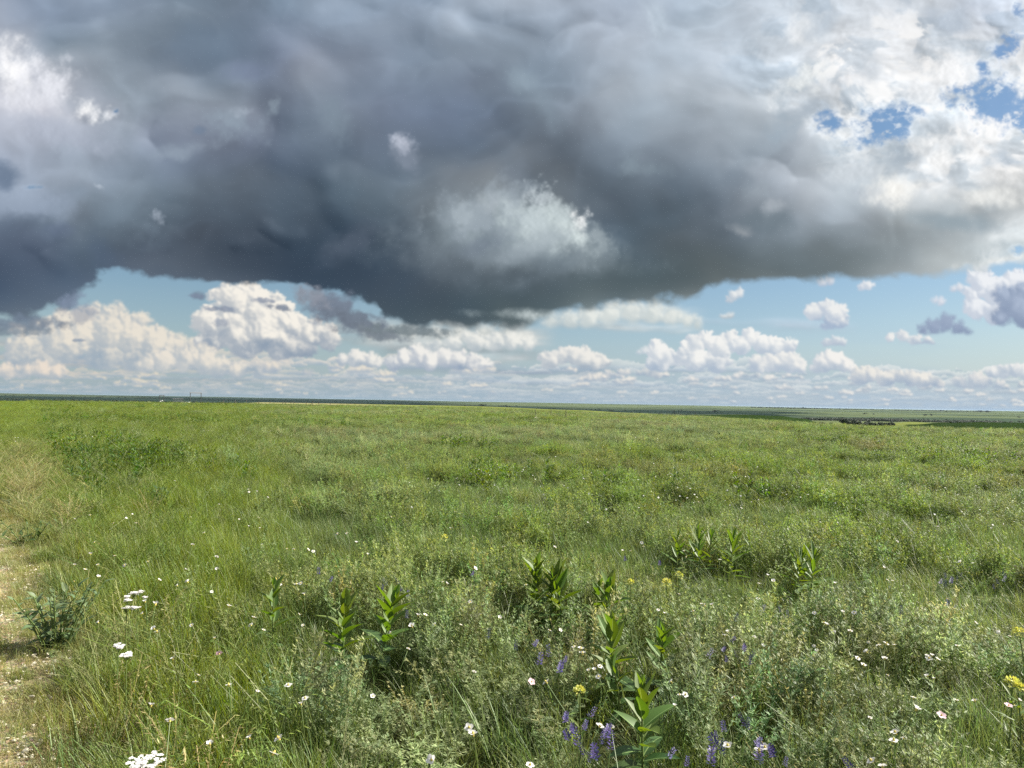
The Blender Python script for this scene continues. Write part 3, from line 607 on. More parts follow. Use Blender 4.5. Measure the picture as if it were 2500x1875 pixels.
def ground_z(x, y):
    x = np.asarray(x, float); y = np.asarray(y, float)
    r = np.hypot(x, y); az = np.clip(np.arctan2(x, y), _azk[0], _azk[-1])
    u = np.clip(np.log(1 + r / 20.0) / (_lr[1] - _lr[0]), 0, len(_lr) - 1.001); j = u.astype(int); g = u - j
    i, f = smooth_az(az)
    z = (_zt[i, j] * (1 - g) + _zt[i, j + 1] * g) * (1 - f) + (_zt[i + 1, j] * (1 - g) + _zt[i + 1, j + 1] * g) * f
    far = sstep(600, 4000, r); xf = x.astype(np.float32); yf = y.astype(np.float32)
    z = z + far * (fbm(xf / 900, yf / 900, 4, 2) * 3.2 + fbm(xf / 4200, yf / 2200, 3, 5) * 15.0 * sstep(3000, 12000, r))
    return z
def gz(x, y): return float(ground_z(np.array([x]), np.array([y]))[0])

def ray_plane(X, Y, h):
    """where the line of sight through a photograph pixel meets height h (near, level ground)"""
    s, t = photo_to_st(X, Y); d = (h - EYE) / t
    return s * d, d
def at_range(X, r):
    s, _ = photo_to_st(X, 985); y = r / math.sqrt(1 + s * s); return s * y, y
def px_of(x, y, z):
    return st_to_photo(x / y, (z - EYE) / y)

# ---------------------------------------------------------------- ground sheet
def ground_color(x, y, X, r):
    """colour per place: pasture, dry grass, dark woodland, and cloud shade painted as darker green"""
    n1 = fbm(x / 60, y / 60, 5, 1); n2 = fbm(x / 700, y / 260, 5, 4); n3 = fbm(x / 2600, y / 900, 5, 3)
    thatch = np.array([.055, .060, .024]); pasture = np.array([.150, .175, .050]); dry = np.array([.30, .26, .15])
    scrub_and_shade = np.array([.012, .021, .017]); farp = np.array([.080, .102, .055]); cloud_shade = np.array([.020, .036, .011])
    c = np.zeros(x.shape + (3,)) + thatch
    def mixin(col, w):
        nonlocal c
        w = np.clip(w, 0, 1)[..., None]; c = c * (1 - w) + col * w
    mixin(np.array([.36, .29, .17]), (1 - sstep(.1, .9, x + .655 * y + .15 * fbm(x * 2, y * 2, 3, 2))) * (1 - sstep(12, 16, r)) * (y > -2) * .85)
    mixin(pasture, sstep(60, 100, r))
    mixin(pasture * .82, sstep(60, 100, r) * sstep(-.1, .4, n1) * .6)
    strip = sstep(455, 520, X) * (1 - sstep(800, 960, X)) * sstep(140, 165, r) * (1 - sstep(330, 420, r))
    mixin(dry, strip * (.75 + .5 * n1))
    mixin(dry * .8 + pasture * .2, sstep(150, 190, r) * (1 - sstep(240, 300, r)) * (1 - sstep(430, 480, X)) * .55)
    mixin(farp, sstep(900, 2200, r) * .9)
    # middle-distance slopes under cloud: the shade is painted as a darker green
    mixin(cloud_shade, sstep(1560, 1640, X) * (1 - sstep(2290, 2350, X)) * sstep(330, 420, r) * (1 - sstep(900, 980, r)) * (1 - .8 * sstep(2030, 2060, X) * (1 - sstep(2180, 2200, X))))
    mixin(cloud_shade, sstep(2240, 2290, X) * sstep(430, 520, r) * (1 - sstep(880, 980, r)))
    # far woodland and brush, with cloud shade painted in the same dark colour
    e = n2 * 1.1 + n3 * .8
    mixin(scrub_and_shade, (1 - sstep(950, 1150, X + 300 * n3)) * sstep(3600, 4300, r) * (1 - sstep(11000, 15000, r * (1 + .25 * e)) * .5) * (1 - .55 * sstep(6600, 7600, r) * (1 - sstep(180, 420, X))))
    mixin(scrub_and_shade, sstep(1000, 1150, X) * (1 - sstep(1860, 1960, X + 200 * n2)) * sstep(2200, 2800, r) * (1 - sstep(5200, 6000, r * (1 + .3 * e))))
    mixin(scrub_and_shade, sstep(1780, 1900, X) * sstep(8600, 9400, r * (1 + .1 * e)) * (1 - sstep(12000, 13500, r * (1 + .15 * e))) * .85)
    mixin(scrub_and_shade * 2.2, sstep(.08, .30, e) * sstep(1500, 3000, r) * .7); mixin(farp * 1.25, sstep(.08, .3, -e) * sstep(1500, 3000, r) * .6 * sstep(1000, 1300, X))
    return c

rr = np.concatenate([[0.5], np.geomspace(1.5, 60, 36), np.geomspace(63, 900, 120), np.geomspace(912, 12000, 190), np.geomspace(12400, 34000, 24)])
aa = np.concatenate([np.radians(np.arange(-180, -52, 4)), np.radians(np.arange(-52, 52, .11)), np.radians(np.arange(52, 180, 4))])
A, R = np.meshgrid(aa, rr)
gx, gy = R * np.sin(A), R * np.cos(A)
gzv = ground_z(gx.ravel(), gy.ravel()).reshape(gx.shape)
Xph = 1250 + F_PX * np.clip(np.tan(np.clip(A, -1.2, 1.2)), -3, 3) - 22
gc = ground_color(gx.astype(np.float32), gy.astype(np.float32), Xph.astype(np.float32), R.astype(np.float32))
nr, na = R.shape
V = np.stack([gx, gy, gzv], -1).reshape(-1, 3)
idx = np.arange(nr * na).reshape(nr, na)
q = np.stack([idx[:-1], np.roll(idx, -1, 1)[:-1], np.roll(idx, -1, 1)[1:], idx[1:]], -1).reshape(-1, 4)
V = np.vstack([V, [[0, 0, 0]]]); tri = np.stack([idx[0], np.full(na, len(V) - 1), np.roll(idx[0], -1)], -1)
gm = bpy.data.meshes.new('ground')
gm.vertices.add(len(V)); gm.vertices.foreach_set('co', V.ravel())
nl_ = len(q) * 4 + len(tri) * 3
gm.loops.add(nl_); gm.loops.foreach_set('vertex_index', np.concatenate([q[:, ::-1].ravel(), tri[:, ::-1].ravel()]).astype(np.int32))
gm.polygons.add(len(q) + len(tri))
gm.polygons.foreach_set('loop_start', np.concatenate([np.arange(len(q)) * 4, len(q) * 4 + np.arange(len(tri)) * 3]).astype(np.int32))
gm.update(calc_edges=True); gm.validate()
gm.polygons.foreach_set('use_smooth', [True] * len(gm.polygons))
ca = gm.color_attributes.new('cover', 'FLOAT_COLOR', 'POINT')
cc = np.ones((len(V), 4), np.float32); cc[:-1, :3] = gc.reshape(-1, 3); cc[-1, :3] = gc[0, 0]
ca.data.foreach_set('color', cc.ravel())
m, n, l = nmat('land_cover_shade')
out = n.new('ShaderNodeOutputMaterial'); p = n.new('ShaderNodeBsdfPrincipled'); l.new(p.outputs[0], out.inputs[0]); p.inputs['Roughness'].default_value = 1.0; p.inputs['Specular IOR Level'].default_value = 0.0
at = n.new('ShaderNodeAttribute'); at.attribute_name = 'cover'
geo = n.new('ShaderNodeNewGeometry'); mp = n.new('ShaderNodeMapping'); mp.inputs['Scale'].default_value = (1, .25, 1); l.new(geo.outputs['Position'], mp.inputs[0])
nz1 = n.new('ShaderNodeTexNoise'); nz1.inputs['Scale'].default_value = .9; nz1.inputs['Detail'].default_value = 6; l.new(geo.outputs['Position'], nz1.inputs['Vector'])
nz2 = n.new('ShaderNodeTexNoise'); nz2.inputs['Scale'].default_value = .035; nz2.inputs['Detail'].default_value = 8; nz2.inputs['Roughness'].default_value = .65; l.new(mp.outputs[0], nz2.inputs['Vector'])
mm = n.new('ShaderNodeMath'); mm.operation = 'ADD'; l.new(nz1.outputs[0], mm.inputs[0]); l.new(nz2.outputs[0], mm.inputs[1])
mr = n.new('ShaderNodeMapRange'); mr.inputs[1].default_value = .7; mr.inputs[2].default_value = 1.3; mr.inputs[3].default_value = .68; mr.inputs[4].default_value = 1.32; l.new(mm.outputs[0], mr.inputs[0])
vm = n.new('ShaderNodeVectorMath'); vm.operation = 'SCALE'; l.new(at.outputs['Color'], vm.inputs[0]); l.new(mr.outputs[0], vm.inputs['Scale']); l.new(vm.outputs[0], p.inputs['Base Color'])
gm.materials.append(m)
ground = link('ground', gm); sset(ground, 'rolling green prairie land reaching to the far horizon', kind='structure')

# the pale limestone track at the left edge
def track_edge(y): return -.655 * min(y, 7.5) - .86 * max(0, y - 7.5) + .14 + .08 * math.sin(y * 1.3) + .05 * math.sin(y * 3.7 + 1)
tv, tf = [], []
ys = np.concatenate([np.arange(-12, 14, .25), np.arange(14, 60, 1.5)])
for i, y in enumerate(ys):
    xe = track_edge(y) if y > -1 else track_edge(-1) - (y + 1) * .655
    for k, wd in enumerate((0, .35, .8, 1.5, 2.4, 3.2)):
        tv.append((xe - wd, y, .006 + (.012 * math.sin(y * 5 + k * 2) if 0 < k < 5 else -.004) + (.014 if 0 < k < 5 else 0)))
for i in range(len(ys) - 1):
    for k in range(5): a0 = i * 6 + k; tf.append((a0, a0 + 6, a0 + 7, a0 + 1))
m, n, l = nmat('track_gravel')
out = n.new('ShaderNodeOutputMaterial'); p = n.new('ShaderNodeBsdfPrincipled'); l.new(p.outputs[0], out.inputs[0]); p.inputs['Roughness'].default_value = .95
geo = n.new('ShaderNodeNewGeometry'); vo = n.new('ShaderNodeTexVoronoi'); vo.inputs['Scale'].default_value = 45; nz = n.new('ShaderNodeTexNoise'); nz.inputs['Scale'].default_value = 3.5; nz.inputs['Detail'].default_value = 8
for q_ in (vo, nz): l.new(geo.outputs['Position'], q_.inputs['Vector'])
r1 = n.new('ShaderNodeValToRGB'); r1.color_ramp.elements[0].color = (.28, .22, .12, 1); r1.color_ramp.elements[1].color = (.46, .39, .26, 1); r1.color_ramp.elements[0].position = .35; r1.color_ramp.elements[1].position = .65; l.new(nz.outputs[0], r1.inputs[0])
hs = n.new('ShaderNodeMix'); hs.data_type = 'RGBA'; hs.blend_type = 'MULTIPLY'; hs.inputs[0].default_value = .35; l.new(r1.outputs[0], hs.inputs[6]); l.new(vo.outputs['Color'], hs.inputs[7]); l.new(hs.outputs[2], p.inputs['Base Color'])
bp = n.new('ShaderNodeBump'); bp.inputs['Strength'].default_value = .8; bp.inputs['Distance'].default_value = .02; l.new(vo.outputs['Distance'], bp.inputs['Height']); l.new(bp.outputs[0], p.inputs['Normal'])
track = link('track', mesh_of('track', tv, [f[::-1] for f in tf], m)); sset(track, 'pale limestone gravel track along the left edge', kind='structure')

# ---------------------------------------------------------------- where the tall broad-leaved plants stand
MW = [
 (1575, 1657, .40, 'large bright green milkweed in the front, its broad leaves spread in tiers', dict(leaves=22, L=.112, w=1.0)),
 (838, 1447, .46, 'tall dark-stemmed milkweed, left one of the pair left of centre', dict(leaves=24, L=.115)),
 (922, 1438, .44, 'milkweed with upright pointed leaves, right one of the left-hand pair', dict(leaves=20, L=.135)),
 (672, 1413, .42, 'smaller milkweed left of the pair, half sunk in herbs', dict(leaves=14, L=.10)),
 (1319, 1366, .45, 'tallest milkweed at the left end of the middle clump', dict(leaves=22, L=.125)),
 (1347, 1390, .40, 'yellow-green milkweed shoot second from the left in the middle clump', dict(leaves=14, L=.11)),
 (1378, 1388, .42, 'broad milkweed third from the left in the middle clump', dict(leaves=18, L=.13)),
 (1447, 1412, .38, 'small milkweed shoot just left of the last plant in the middle clump', dict(leaves=12, L=.09)),
 (1474, 1405, .42, 'milkweed at the right end of the middle clump, its base lit yellow', dict(leaves=18, L=.125)),
 (1494, 1496, .44, 'slender tall milkweed behind and left of the large front one', dict(leaves=20, L=.115)),
 (1610, 1508, .38, 'milkweed under the two white flowers, right of the slender one', dict(leaves=16, L=.105)),
 (1524, 1598, .28, 'low milkweed shoot between the slender one and the large front one', dict(leaves=10, L=.085)),
 (1652, 1295, .44, 'first from the left in the row of narrow-leaved milkweeds', dict(leaves=20, L=.12, narrow=True)),
 (1684, 1279, .46, 'second and tallest in the row of narrow-leaved milkweeds', dict(leaves=22, L=.125, narrow=True)),
 (1712, 1299, .42, 'third from the left in the row of narrow-leaved milkweeds', dict(leaves=22, L=.12, narrow=True)),
 (1734, 1292, .42, 'fourth from the left in the row of narrow-leaved milkweeds', dict(leaves=18, L=.11, narrow=True)),
 (1786, 1300, .42, 'wide milkweed standing apart at the right end of the narrow-leaved row', dict(leaves=26, L=.13, narrow=True)),
 (1796, 1284, .42, 'milkweed tip rising behind the right end of the narrow-leaved row', dict(leaves=14, L=.10, narrow=True)),
 (1838, 1292, .40, 'small lone shoot to the right of the narrow-leaved row', dict(leaves=10, L=.08, narrow=True)),
 (1938, 1332, .42, 'left plant of the bright feathery pair right of centre', dict(leaves=26, L=.13, narrow=True)),
 (1974, 1338, .42, 'right plant of the bright feathery pair right of centre', dict(leaves=26, L=.13, narrow=True)),
]
MW = [(X, Y, h + .09, lab, dict(kw, L=kw['L'] * 1.12)) for X, Y, h, lab, kw in MW]
CLEAR = [(*ray_plane(X, Y, h), .15 * kw['L'] / .10 + .02) for X, Y, h, lab, kw in MW] + [(*ray_plane(140, 1510, .17), .30), (*ray_plane(390, 1212, .21), .22), (*ray_plane(1215, 1868, .02), .10)]

# ---------------------------------------------------------------- plants that are scattered as ground cover
ASSETS = bpy.data.collections.new('plant_shapes')          # shapes only, never linked to the scene
def asset_col(name): return bpy.data.collections.new(name)
def as_asset(col, name, mb, mats): return link(name, mesh_of(name, mb.V, mb.F, mats, False, mb.M), col=col)
U = random.uniform
def tuft(nb, h0, h1, w, rad, lean=.25, curl=.9, seg=3):
    mb = MB()
    for _ in range(nb):
        a = U(0, 6.283); r_ = rad * math.sqrt(U(0, 1))
        mb.blade((math.cos(a) * r_, math.sin(a) * r_, -.01), U(0, 6.283), U(h0, h1), w * U(.6, 1.3), U(0, lean), U(.1, curl), seg)
    return mb
def seed_grass(ns, h):
    mb = tuft(22, h * .4, h * .7, .0035, .06)
    for _ in range(ns):
        hd = U(0, 6.283); p0 = Vector((U(-.05, .05), U(-.05, .05), 0)); d = Vector((math.cos(hd), math.sin(hd), 0)); L = h * U(.8, 1.15)
        pts = [p0 + Vector((0, 0, L * f)) + d * (L * .5 * f ** 3) for f in (0, .35, .7, 1)]
        mb.tube(pts, [.0012] * 4, 3, 0, False)
        for k in range(9):
            f = .66 + .34 * k / 8; q = p0 + Vector((0, 0, L * f)) + d * (L * .5 * f ** 3)
            dd = (d * U(.5, 1.2) + Vector((U(-.5, .5), U(-.5, .5), U(-.5, .25)))).normalized()
            mb.leaflet(q, dd, (0, 0, 1), .028 * U(.7, 1.2), .0055, 0)
    return mb
def forb(stems, h, leaves, L, W, spread=.2, branch=2):
    mb = MB()
    for _ in range(stems):
        a = U(0, 6.283); out_ = Vector((math.cos(a), math.sin(a), 0)); hh = h * U(.72, 1.1); sp = spread * U(.4, 1.2)
        def P(f): return out_ * (sp * f ** .8) + Vector((0, 0, hh * f ** (1.0 + .25 * sp)))
        mb.tube([P(0), P(.5), P(1)], [.0022, .0017, .0009], 3, 0, False)
        runs = [(P, 0, .22)]
        for b in range(branch):
            f0 = U(.4, .8); bd = Vector((U(-1, 1), U(-1, 1), U(.5, 1.3))).normalized(); q0 = P(f0); bl = h * U(.18, .34)
            mb.tube([q0, q0 + bd * bl], [.0012, .0007], 3, 0, False)
            runs.append(((lambda f, q0=q0, bd=bd, bl=bl: q0 + bd * bl * f), 1, .1))
        for fn, kind, fmin in runs:
            for k in range(leaves if kind == 0 else leaves // 2):
                f = fmin + (1 - fmin) * (k + U(0, .9)) / (leaves if kind == 0 else leaves // 2); f = min(f, 1)
                q = fn(f); ah = U(0, 6.283)
                for j in (-.55, 0, .55)[:3 if U(0, 1) < .55 else 1]:
                    d = Vector((math.cos(ah + j), math.sin(ah + j), U(.1, 1.1)))
                    mb.leaflet(q, d, (U(-.4, .4), U(-.4, .4), 1), L * U(.6, 1.25), W * U(.8, 1.2), 0)
    return mb
def broad(stems, h, L, W):
    mb = MB()
    for _ in range(stems):
        b = Vector((U(-.08, .08), U(-.08, .08), 0)); hh = h * U(.7, 1.1); ln = Vector((U(-.1, .1), U(-.1, .1), 0))
        mb.tube([b, b + ln * .5 + Vector((0, 0, hh * .5)), b + ln + Vector((0, 0, hh))], [.004, .003, .002], 4, 0, False)
        for k in range(14):
            f = .15 + .85 * k / 13; q = b + ln * f + Vector((0, 0, hh * f)); a = k * 1.6 + U(-.3, .3)
            d = Vector((math.cos(a), math.sin(a), .35 + f)).normalized(); side = Vector((-math.sin(a), math.cos(a), 0)); LL = L * (1.1 - .45 * f); WW = W * (1.1 - .4 * f)
            m1 = q + d * LL * .4 + Vector((0, 0, .01)); m2 = q + d * LL * .75; tip = q + d * LL - Vector((0, 0, .012))
            mb.add([q, m1 + side * WW * .5, m2 + side * WW * .35, tip, m2 - side * WW * .35, m1 - side * WW * .5, m1 - Vector((0, 0, .008)), m2 - Vector((0, 0, .006))],
                   [(0, 1, 6), (1, 2, 7, 6), (2, 3, 7), (3, 4, 7), (4, 5, 6, 7), (5, 0, 6)])
    return mb
cG = asset_col('grass_shapes'); cF_ = asset_col('forb_shapes'); cB = asset_col('broadleaf_shapes'); cD = asset_col('dry_grass_shapes')
for k in range(4): as_asset(cG, 'grass_tuft_%d' % k, tuft(46, .22, .42, .0042, .085, .3, 1.1), M_BLADE)
for k in range(2): as_asset(cG, 'grass_tuft_%d' % (4 + k), seed_grass(7, .46), M_BLADE)
for k in range(4): as_asset(cF_, 'forb_plant_%d' % k, forb(7, .40, 17, .024, .0062, .17, 3), M_FORB)
as_asset(cF_, 'forb_plant_4', forb(9, .36, 15, .018, .0075, .20, 2), M_FORB)
as_asset(cF_, 'forb_plant_5', forb(5, .44, 20, .034, .0060, .12, 3), M_FORB)
for k in range(3): as_asset(cB, 'broadleaf_plant_%d' % k, broad(3, .42, .10, .036), M_FORB)
for k in range(3): as_asset(cD, 'dry_tuft_%d' % k, seed_grass(9, .34), M_BLADE)
as_asset(cD, 'dry_tuft_3', tuft(50, .07, .20, .0035, .10, .5, 1.6), M_BLADE)

def scatter(name, P, rot, scl, idx_, tint, col):
    me = bpy.data.meshes.new(name); me.vertices.add(len(P)); me.vertices.foreach_set('co', np.asarray(P, np.float32).ravel())
    for nm, tp, arr, fld in (('rot', 'FLOAT_VECTOR', rot, 'vector'), ('scl', 'FLOAT_VECTOR', scl, 'vector'), ('tint', 'FLOAT_VECTOR', tint, 'vector'), ('pick', 'INT', idx_, 'value')):
        a = me.attributes.new(nm, tp, 'POINT'); a.data.foreach_set(fld, np.asarray(arr, np.int32 if tp == 'INT' else np.float32).ravel())
    o = link(name, me)
    ng = bpy.data.node_groups.new(name + '_scatter', 'GeometryNodeTree')
    ng.interface.new_socket('Geometry', in_out='INPUT', socket_type='NodeSocketGeometry'); ng.interface.new_socket('Geometry', in_out='OUTPUT', socket_type='NodeSocketGeometry')
    N, L_ = ng.nodes, ng.links
    gi, go = N.new('NodeGroupInput'), N.new('NodeGroupOutput'); ip = N.new('GeometryNodeInstanceOnPoints'); ci = N.new('GeometryNodeCollectionInfo')
    ci.inputs['Collection'].default_value = col; ci.inputs['Separate Children'].default_value = True; ci.inputs['Reset Children'].default_value = True
    L_.new(gi.outputs[0], ip.inputs['Points']); L_.new(ci.outputs[0], ip.inputs['Instance']); ip.inputs['Pick Instance'].default_value = True
    for nm, tp, sk in (('rot', 'FLOAT_VECTOR', 'Rotation'), ('scl', 'FLOAT_VECTOR', 'Scale'), ('pick', 'INT', 'Instance Index')):
        na_ = N.new('GeometryNodeInputNamedAttribute'); na_.data_type = tp; na_.inputs[0].default_value = nm; L_.new(na_.outputs['Attribute'], ip.inputs[sk])
    L_.new(ip.outputs[0], go.inputs[0])
    md = o.modifiers.new('scatter', 'NODES'); md.node_group = ng
    return o

def wedge(r0, r1, dens, half):
    """points spread evenly over a fan of ground in front of the viewer"""
    n_ = int(half * (r1 * r1 - r0 * r0) * dens)
    a = np.random.uniform(-half, half, n_); r_ = np.sqrt(np.random.uniform(r0 * r0, r1 * r1, n_))
    return r_ * np.sin(a), r_ * np.cos(a), r_
RINGS = [(1.6, 5, 1.0, 1.15, 1.0), (5, 9, 1.0, 1.0, .85), (9, 18, 1.2, .85, .62), (18, 36, 1.5, .80, .42), (36, 75, 2.2, .78, .19), (75, 170, 3.2, .75, .06)]
def fields(x, y):
    """where which growth stands"""
    xf, yf = x.astype(np.float32), y.astype(np.float32)
    X = 1250 + F_PX * x / np.maximum(y, .5); Yp = 982 + .0176 * (X - 1250) + F_PX * 1.35 / np.maximum(y, .5)
    big = fbm(xf / 2.6 + 3, yf / 2.6, 4, 1); pat = fbm(xf / .75, yf / .75, 3, 4); wide = fbm(xf / 9, yf / 9, 4, 6)
    edge = x + .655 * np.minimum(y, 7.5) + .655 * np.maximum(y - 7.5, 0)      # metres to the right of the dry shoulder
    gravel = x + .655 * np.minimum(y, 7.5) + .86 * np.maximum(y - 7.5, 0) - .14
    return X, Yp, big, pat, wide, edge, gravel
def clear_of(x, y):
    """leave a little room around and before the tall broad-leaved plants"""
    k = np.ones(len(x), bool)
    for (mx, my, rad) in CLEAR:
        d = math.hypot(mx, my); u = (x * mx + y * my) / d - d; v = (x * my - y * mx) / d
        k &= ~((np.abs(v) < rad * (1 - .35 * np.clip(-u / .5, 0, 1))) & (u < rad * .6) & (u > -.50) & (np.random.rand(len(x)) < .85))
    return k
GAPS = [(620,1600,75,55),(720,1650,60,40),(850,1590,50,40),(1010,1640,130,38),(1290,1600,55,34),(1560,1620,60,42),(1700,1405,95,26),(1885,1425,85,34),(2130,1560,70,42),(2410,1392,75,24),(1230,1242,85,18),(915,1400,60,24),(2060,1232,55,13),(1280,1182,65,12),
        (1840,1790,62,42),(640,1490,60,30),(1500,1262,70,14),(2250,1700,80,30),(420,1255,40,14),(1640,1235,60,12),(760,1290,70,16),(2320,1290,60,14),(1120,1480,50,26),(1980,1660,70,30)]
_gp = [(*ray_plane(X, Y, .12), rx, ry, Y) for X, Y, rx, ry in GAPS]
def hollow(x, y):
    """1 inside the low hollows between the bushy herbs"""
    h = np.zeros(len(x)); nn = fbm((x * 2.2).astype(np.float32), (y * 2.2).astype(np.float32), 3, 4)
    for gx0, gy0, rx, ry, Yc in _gp:
        a = rx / F_PX * gy0; b = max(.16, ry * gy0 * gy0 / (F_PX * 1.48)); h = np.maximum(h, 1 - sstep(.7, 1.35, np.sqrt(((x - gx0) / a) ** 2 + ((y - gy0) / b) ** 2) + nn * .6))
    return h
def rots(n_, tilt=.12):
    return np.stack([np.random.normal(0, tilt, n_), np.random.normal(0, tilt, n_), np.random.uniform(0, 6.283, n_)], -1)
def tint_of(base, n_, v=.16):
    b = np.asarray(base); b = np.broadcast_to(b, (n_, 3)).copy(); k = 1 + np.random.normal(0, v, (n_, 1)); b *= np.clip(k, .5, 1.6); b[:, 0] *= 1 + np.random.normal(0, .09, n_); return np.clip(b, .004, .8)
LIME = np.array([.170, .225, .048]); GRASS = np.array([.155, .205, .078]); BLUEG = np.array([.110, .155, .060]); STRAW = np.array([.40, .35, .18]); TAN = np.array([.26, .275, .11]); SAGE = np.array([.240, .285, .140]); OLIVE = np.array([.190, .255, .072]); DARKG = np.array([.062, .105, .024])
def lerp(a, b, w): return a * (1 - w[:, None]) + b * w[:, None]

G, Fo, Br, Dr = [], [], [], []
for (r0, r1, k, half, dm) in RINGS:
    # grass
    x, y, r_ = wedge(r0, r1, 105 * dm, half); n_ = len(x)
    X, Yp, big, pat, wide, edge, gravel = fields(x, y)
    left = 1 - sstep(560, 900, X + 160 * big)
    midgap = np.exp(-((Yp - 1300) / 55) ** 2) * (1 - sstep(950, 1250, X))
    grassy = np.clip(left + midgap * .8 + sstep(.18, .42, big) * .8, 0, 1)
    keep = (gravel > .25 + .25 * pat) & clear_of(x, y) & (np.random.rand(n_) < np.where(r_ < 9, .46, .34) + .66 * grassy) & (~((r_ > 60) & (np.random.rand(n_) < .3)))
    t_ = lerp(np.broadcast_to(GRASS, (n_, 3)), np.broadcast_to(LIME, (n_, 3)), np.clip(left * .95 + .25 * pat, 0, 1))
    t_ = lerp(t_, np.broadcast_to(TAN, (n_, 3)), np.clip((1 - sstep(.0, .7 + .02 * r_, np.abs(edge) + .3 * wide * r_ * .12 + pat * .3)) * np.where(r_ > 10, .5, .75) * (1 - sstep(24, 32, r_)), 0, 1))
    t_ = lerp(t_, np.broadcast_to(BLUEG, (n_, 3)), np.clip(np.exp(-(((X - 200) / 110) ** 2 + ((Yp - 1790) / 130) ** 2)) * .9, 0, 1))
    t_ = tint_of(t_, n_)
    hz = (.80 + .28 * pat + .12 * grassy) * (1 - .35 * (1 - sstep(.2, 1.6, edge)))
    hz = np.clip(hz, .45, 1.25) * (1 - .42 * hollow(x, y))
    sc_ = np.stack([np.full(n_, k), np.full(n_, k), hz * (1 + .04 * (k - 1))], -1) * np.random.uniform(.8, 1.2, (n_, 1))
    pick = np.where(np.random.rand(n_) < .07 + .10 * left, np.random.randint(4, 6, n_), np.random.randint(0, 4, n_))
    G.append([v[keep] for v in (np.stack([x, y, ground_z(x, y)], -1), rots(n_), sc_, pick, t_)])
    # fine-leaved forbs that make most of the meadow
    x, y, r_ = wedge(r0, r1, 60 * dm, half); n_ = len(x)
    X, Yp, big, pat, wide, edge, gravel = fields(x, y)
    left = 1 - sstep(560, 900, X + 160 * big)
    midgap = np.exp(-((Yp - 1300) / 55) ** 2) * (1 - sstep(950, 1250, X))
    grassy = np.clip(left + midgap * .8 + sstep(.18, .42, big) * .8, 0, 1)
    keep = (np.random.rand(n_) < 1 - .93 * grassy) & (edge > 1.2) & clear_of(x, y) & (pat > -.42 * (r_ < 30) - .9 * (r_ >= 30))
    t_ = lerp(np.broadcast_to(OLIVE, (n_, 3)), np.broadcast_to(SAGE, (n_, 3)), np.clip(.62 + 1.2 * wide + .4 * pat, 0, 1))
    russet = sstep(.22, .45, fbm((x / 3.2).astype(np.float32), (y / 2.0).astype(np.float32), 4, 7)) * sstep(10, 16, r_) * .35
    t_ = lerp(t_, np.broadcast_to(np.array([.20, .155, .095]), (n_, 3)), russet); t_ = tint_of(t_, n_, .18)
    mound = sstep(-.32, .30, fbm((x / 1.15).astype(np.float32), (y / 1.15).astype(np.float32), 3, 5, .5)); hol = hollow(x, y); keep &= np.random.rand(n_) < (.55 + .45 * mound) * (1 - .92 * hol)
    hz = np.clip(.50 + .62 * mound + .18 * pat, .4, 1.3)
    sc_ = np.stack([np.full(n_, k), np.full(n_, k), hz * (1 + .04 * (k - 1))], -1) * np.random.uniform(.8, 1.15, (n_, 1))
    Fo.append([v[keep] for v in (np.stack([x, y, ground_z(x, y)], -1), rots(n_), sc_, np.random.randint(0, 6, n_), t_)])
    # dark leafy patches beyond the track
    x, y, r_ = wedge(r0, r1, 15 * dm, half); n_ = len(x)
    X, Yp, big, pat, wide, edge, gravel = fields(x, y)
    patch = np.exp(-(((X - 300) / 190) ** 2 + ((Yp - 1112 - .12 * (X - 300)) / 34) ** 2) ** 1.5) + .8 * np.exp(-(((X - 20) / 60) ** 2 + ((Yp - 1065) / 26) ** 2)) + .55 * np.exp(-(((X - 250) / 330) ** 2 + ((Yp - 1026) / 7) ** 2)) \
        + .5 * np.exp(-(((X - 1180) / 90) ** 2 + ((Yp - 1160) / 20) ** 2)) + .45 * sstep(.30, .45, fbm((x / 6).astype(np.float32), (y / 6).astype(np.float32), 3, 2)) * (r_ > 12)
    keep = (np.random.rand(n_) < patch * 1.2) & (edge > .8)
    t_ = tint_of(lerp(np.broadcast_to(DARKG, (n_, 3)), np.broadcast_to(np.array([.105, .165, .036]), (n_, 3)), np.clip(.45 + pat, 0, 1)), n_)
    sc_ = np.stack([np.full(n_, k * .8 + .2), np.full(n_, k * .8 + .2), np.full(n_, 1.05)], -1) * np.random.uniform(.8, 1.25, (n_, 1))
    Br.append([v[keep] for v in (np.stack([x, y, ground_z(x, y)], -1), rots(n_), sc_, np.random.randint(0, 3, n_), t_)])
    # dry grass and seed heads along the track, thinning into the meadow
    x, y, r_ = wedge(r0, r1, 95 * dm, max(half, .75)); n_ = len(x)
    X, Yp, big, pat, wide, edge, gravel = fields(x, y)
    w_ = np.where((edge <= 0) & (gravel > .3), .6, .85) * np.where((edge > 0) | (gravel > .3), np.exp(-np.abs(edge - .05) / (.20 + .020 * r_)) * (1 - sstep(16, 30, r_)), .95 * np.exp(np.minimum(gravel, 0) / .8)) * (1 + .6 * pat)
    w_ = w_ + .006 * (edge > 1)
    keep = (np.random.rand(n_) < w_) & (gravel > -2.6)
    t_ = lerp(np.broadcast_to(TAN, (n_, 3)), np.broadcast_to(STRAW, (n_, 3)), np.clip(.35 + wide + .3 * pat, 0, 1)); t_ = lerp(t_, np.broadcast_to(LIME, (n_, 3)), np.random.rand(n_) * .4); t_ = tint_of(t_, n_)
    low = gravel < .25
    pick = np.where(low | (np.random.rand(n_) < .35), 3, np.random.randint(0, 3, n_))
    sc_ = np.stack([np.full(n_, k), np.full(n_, k), np.where(low, .45, .95)], -1) * np.random.uniform(.7, 1.2, (n_, 1))
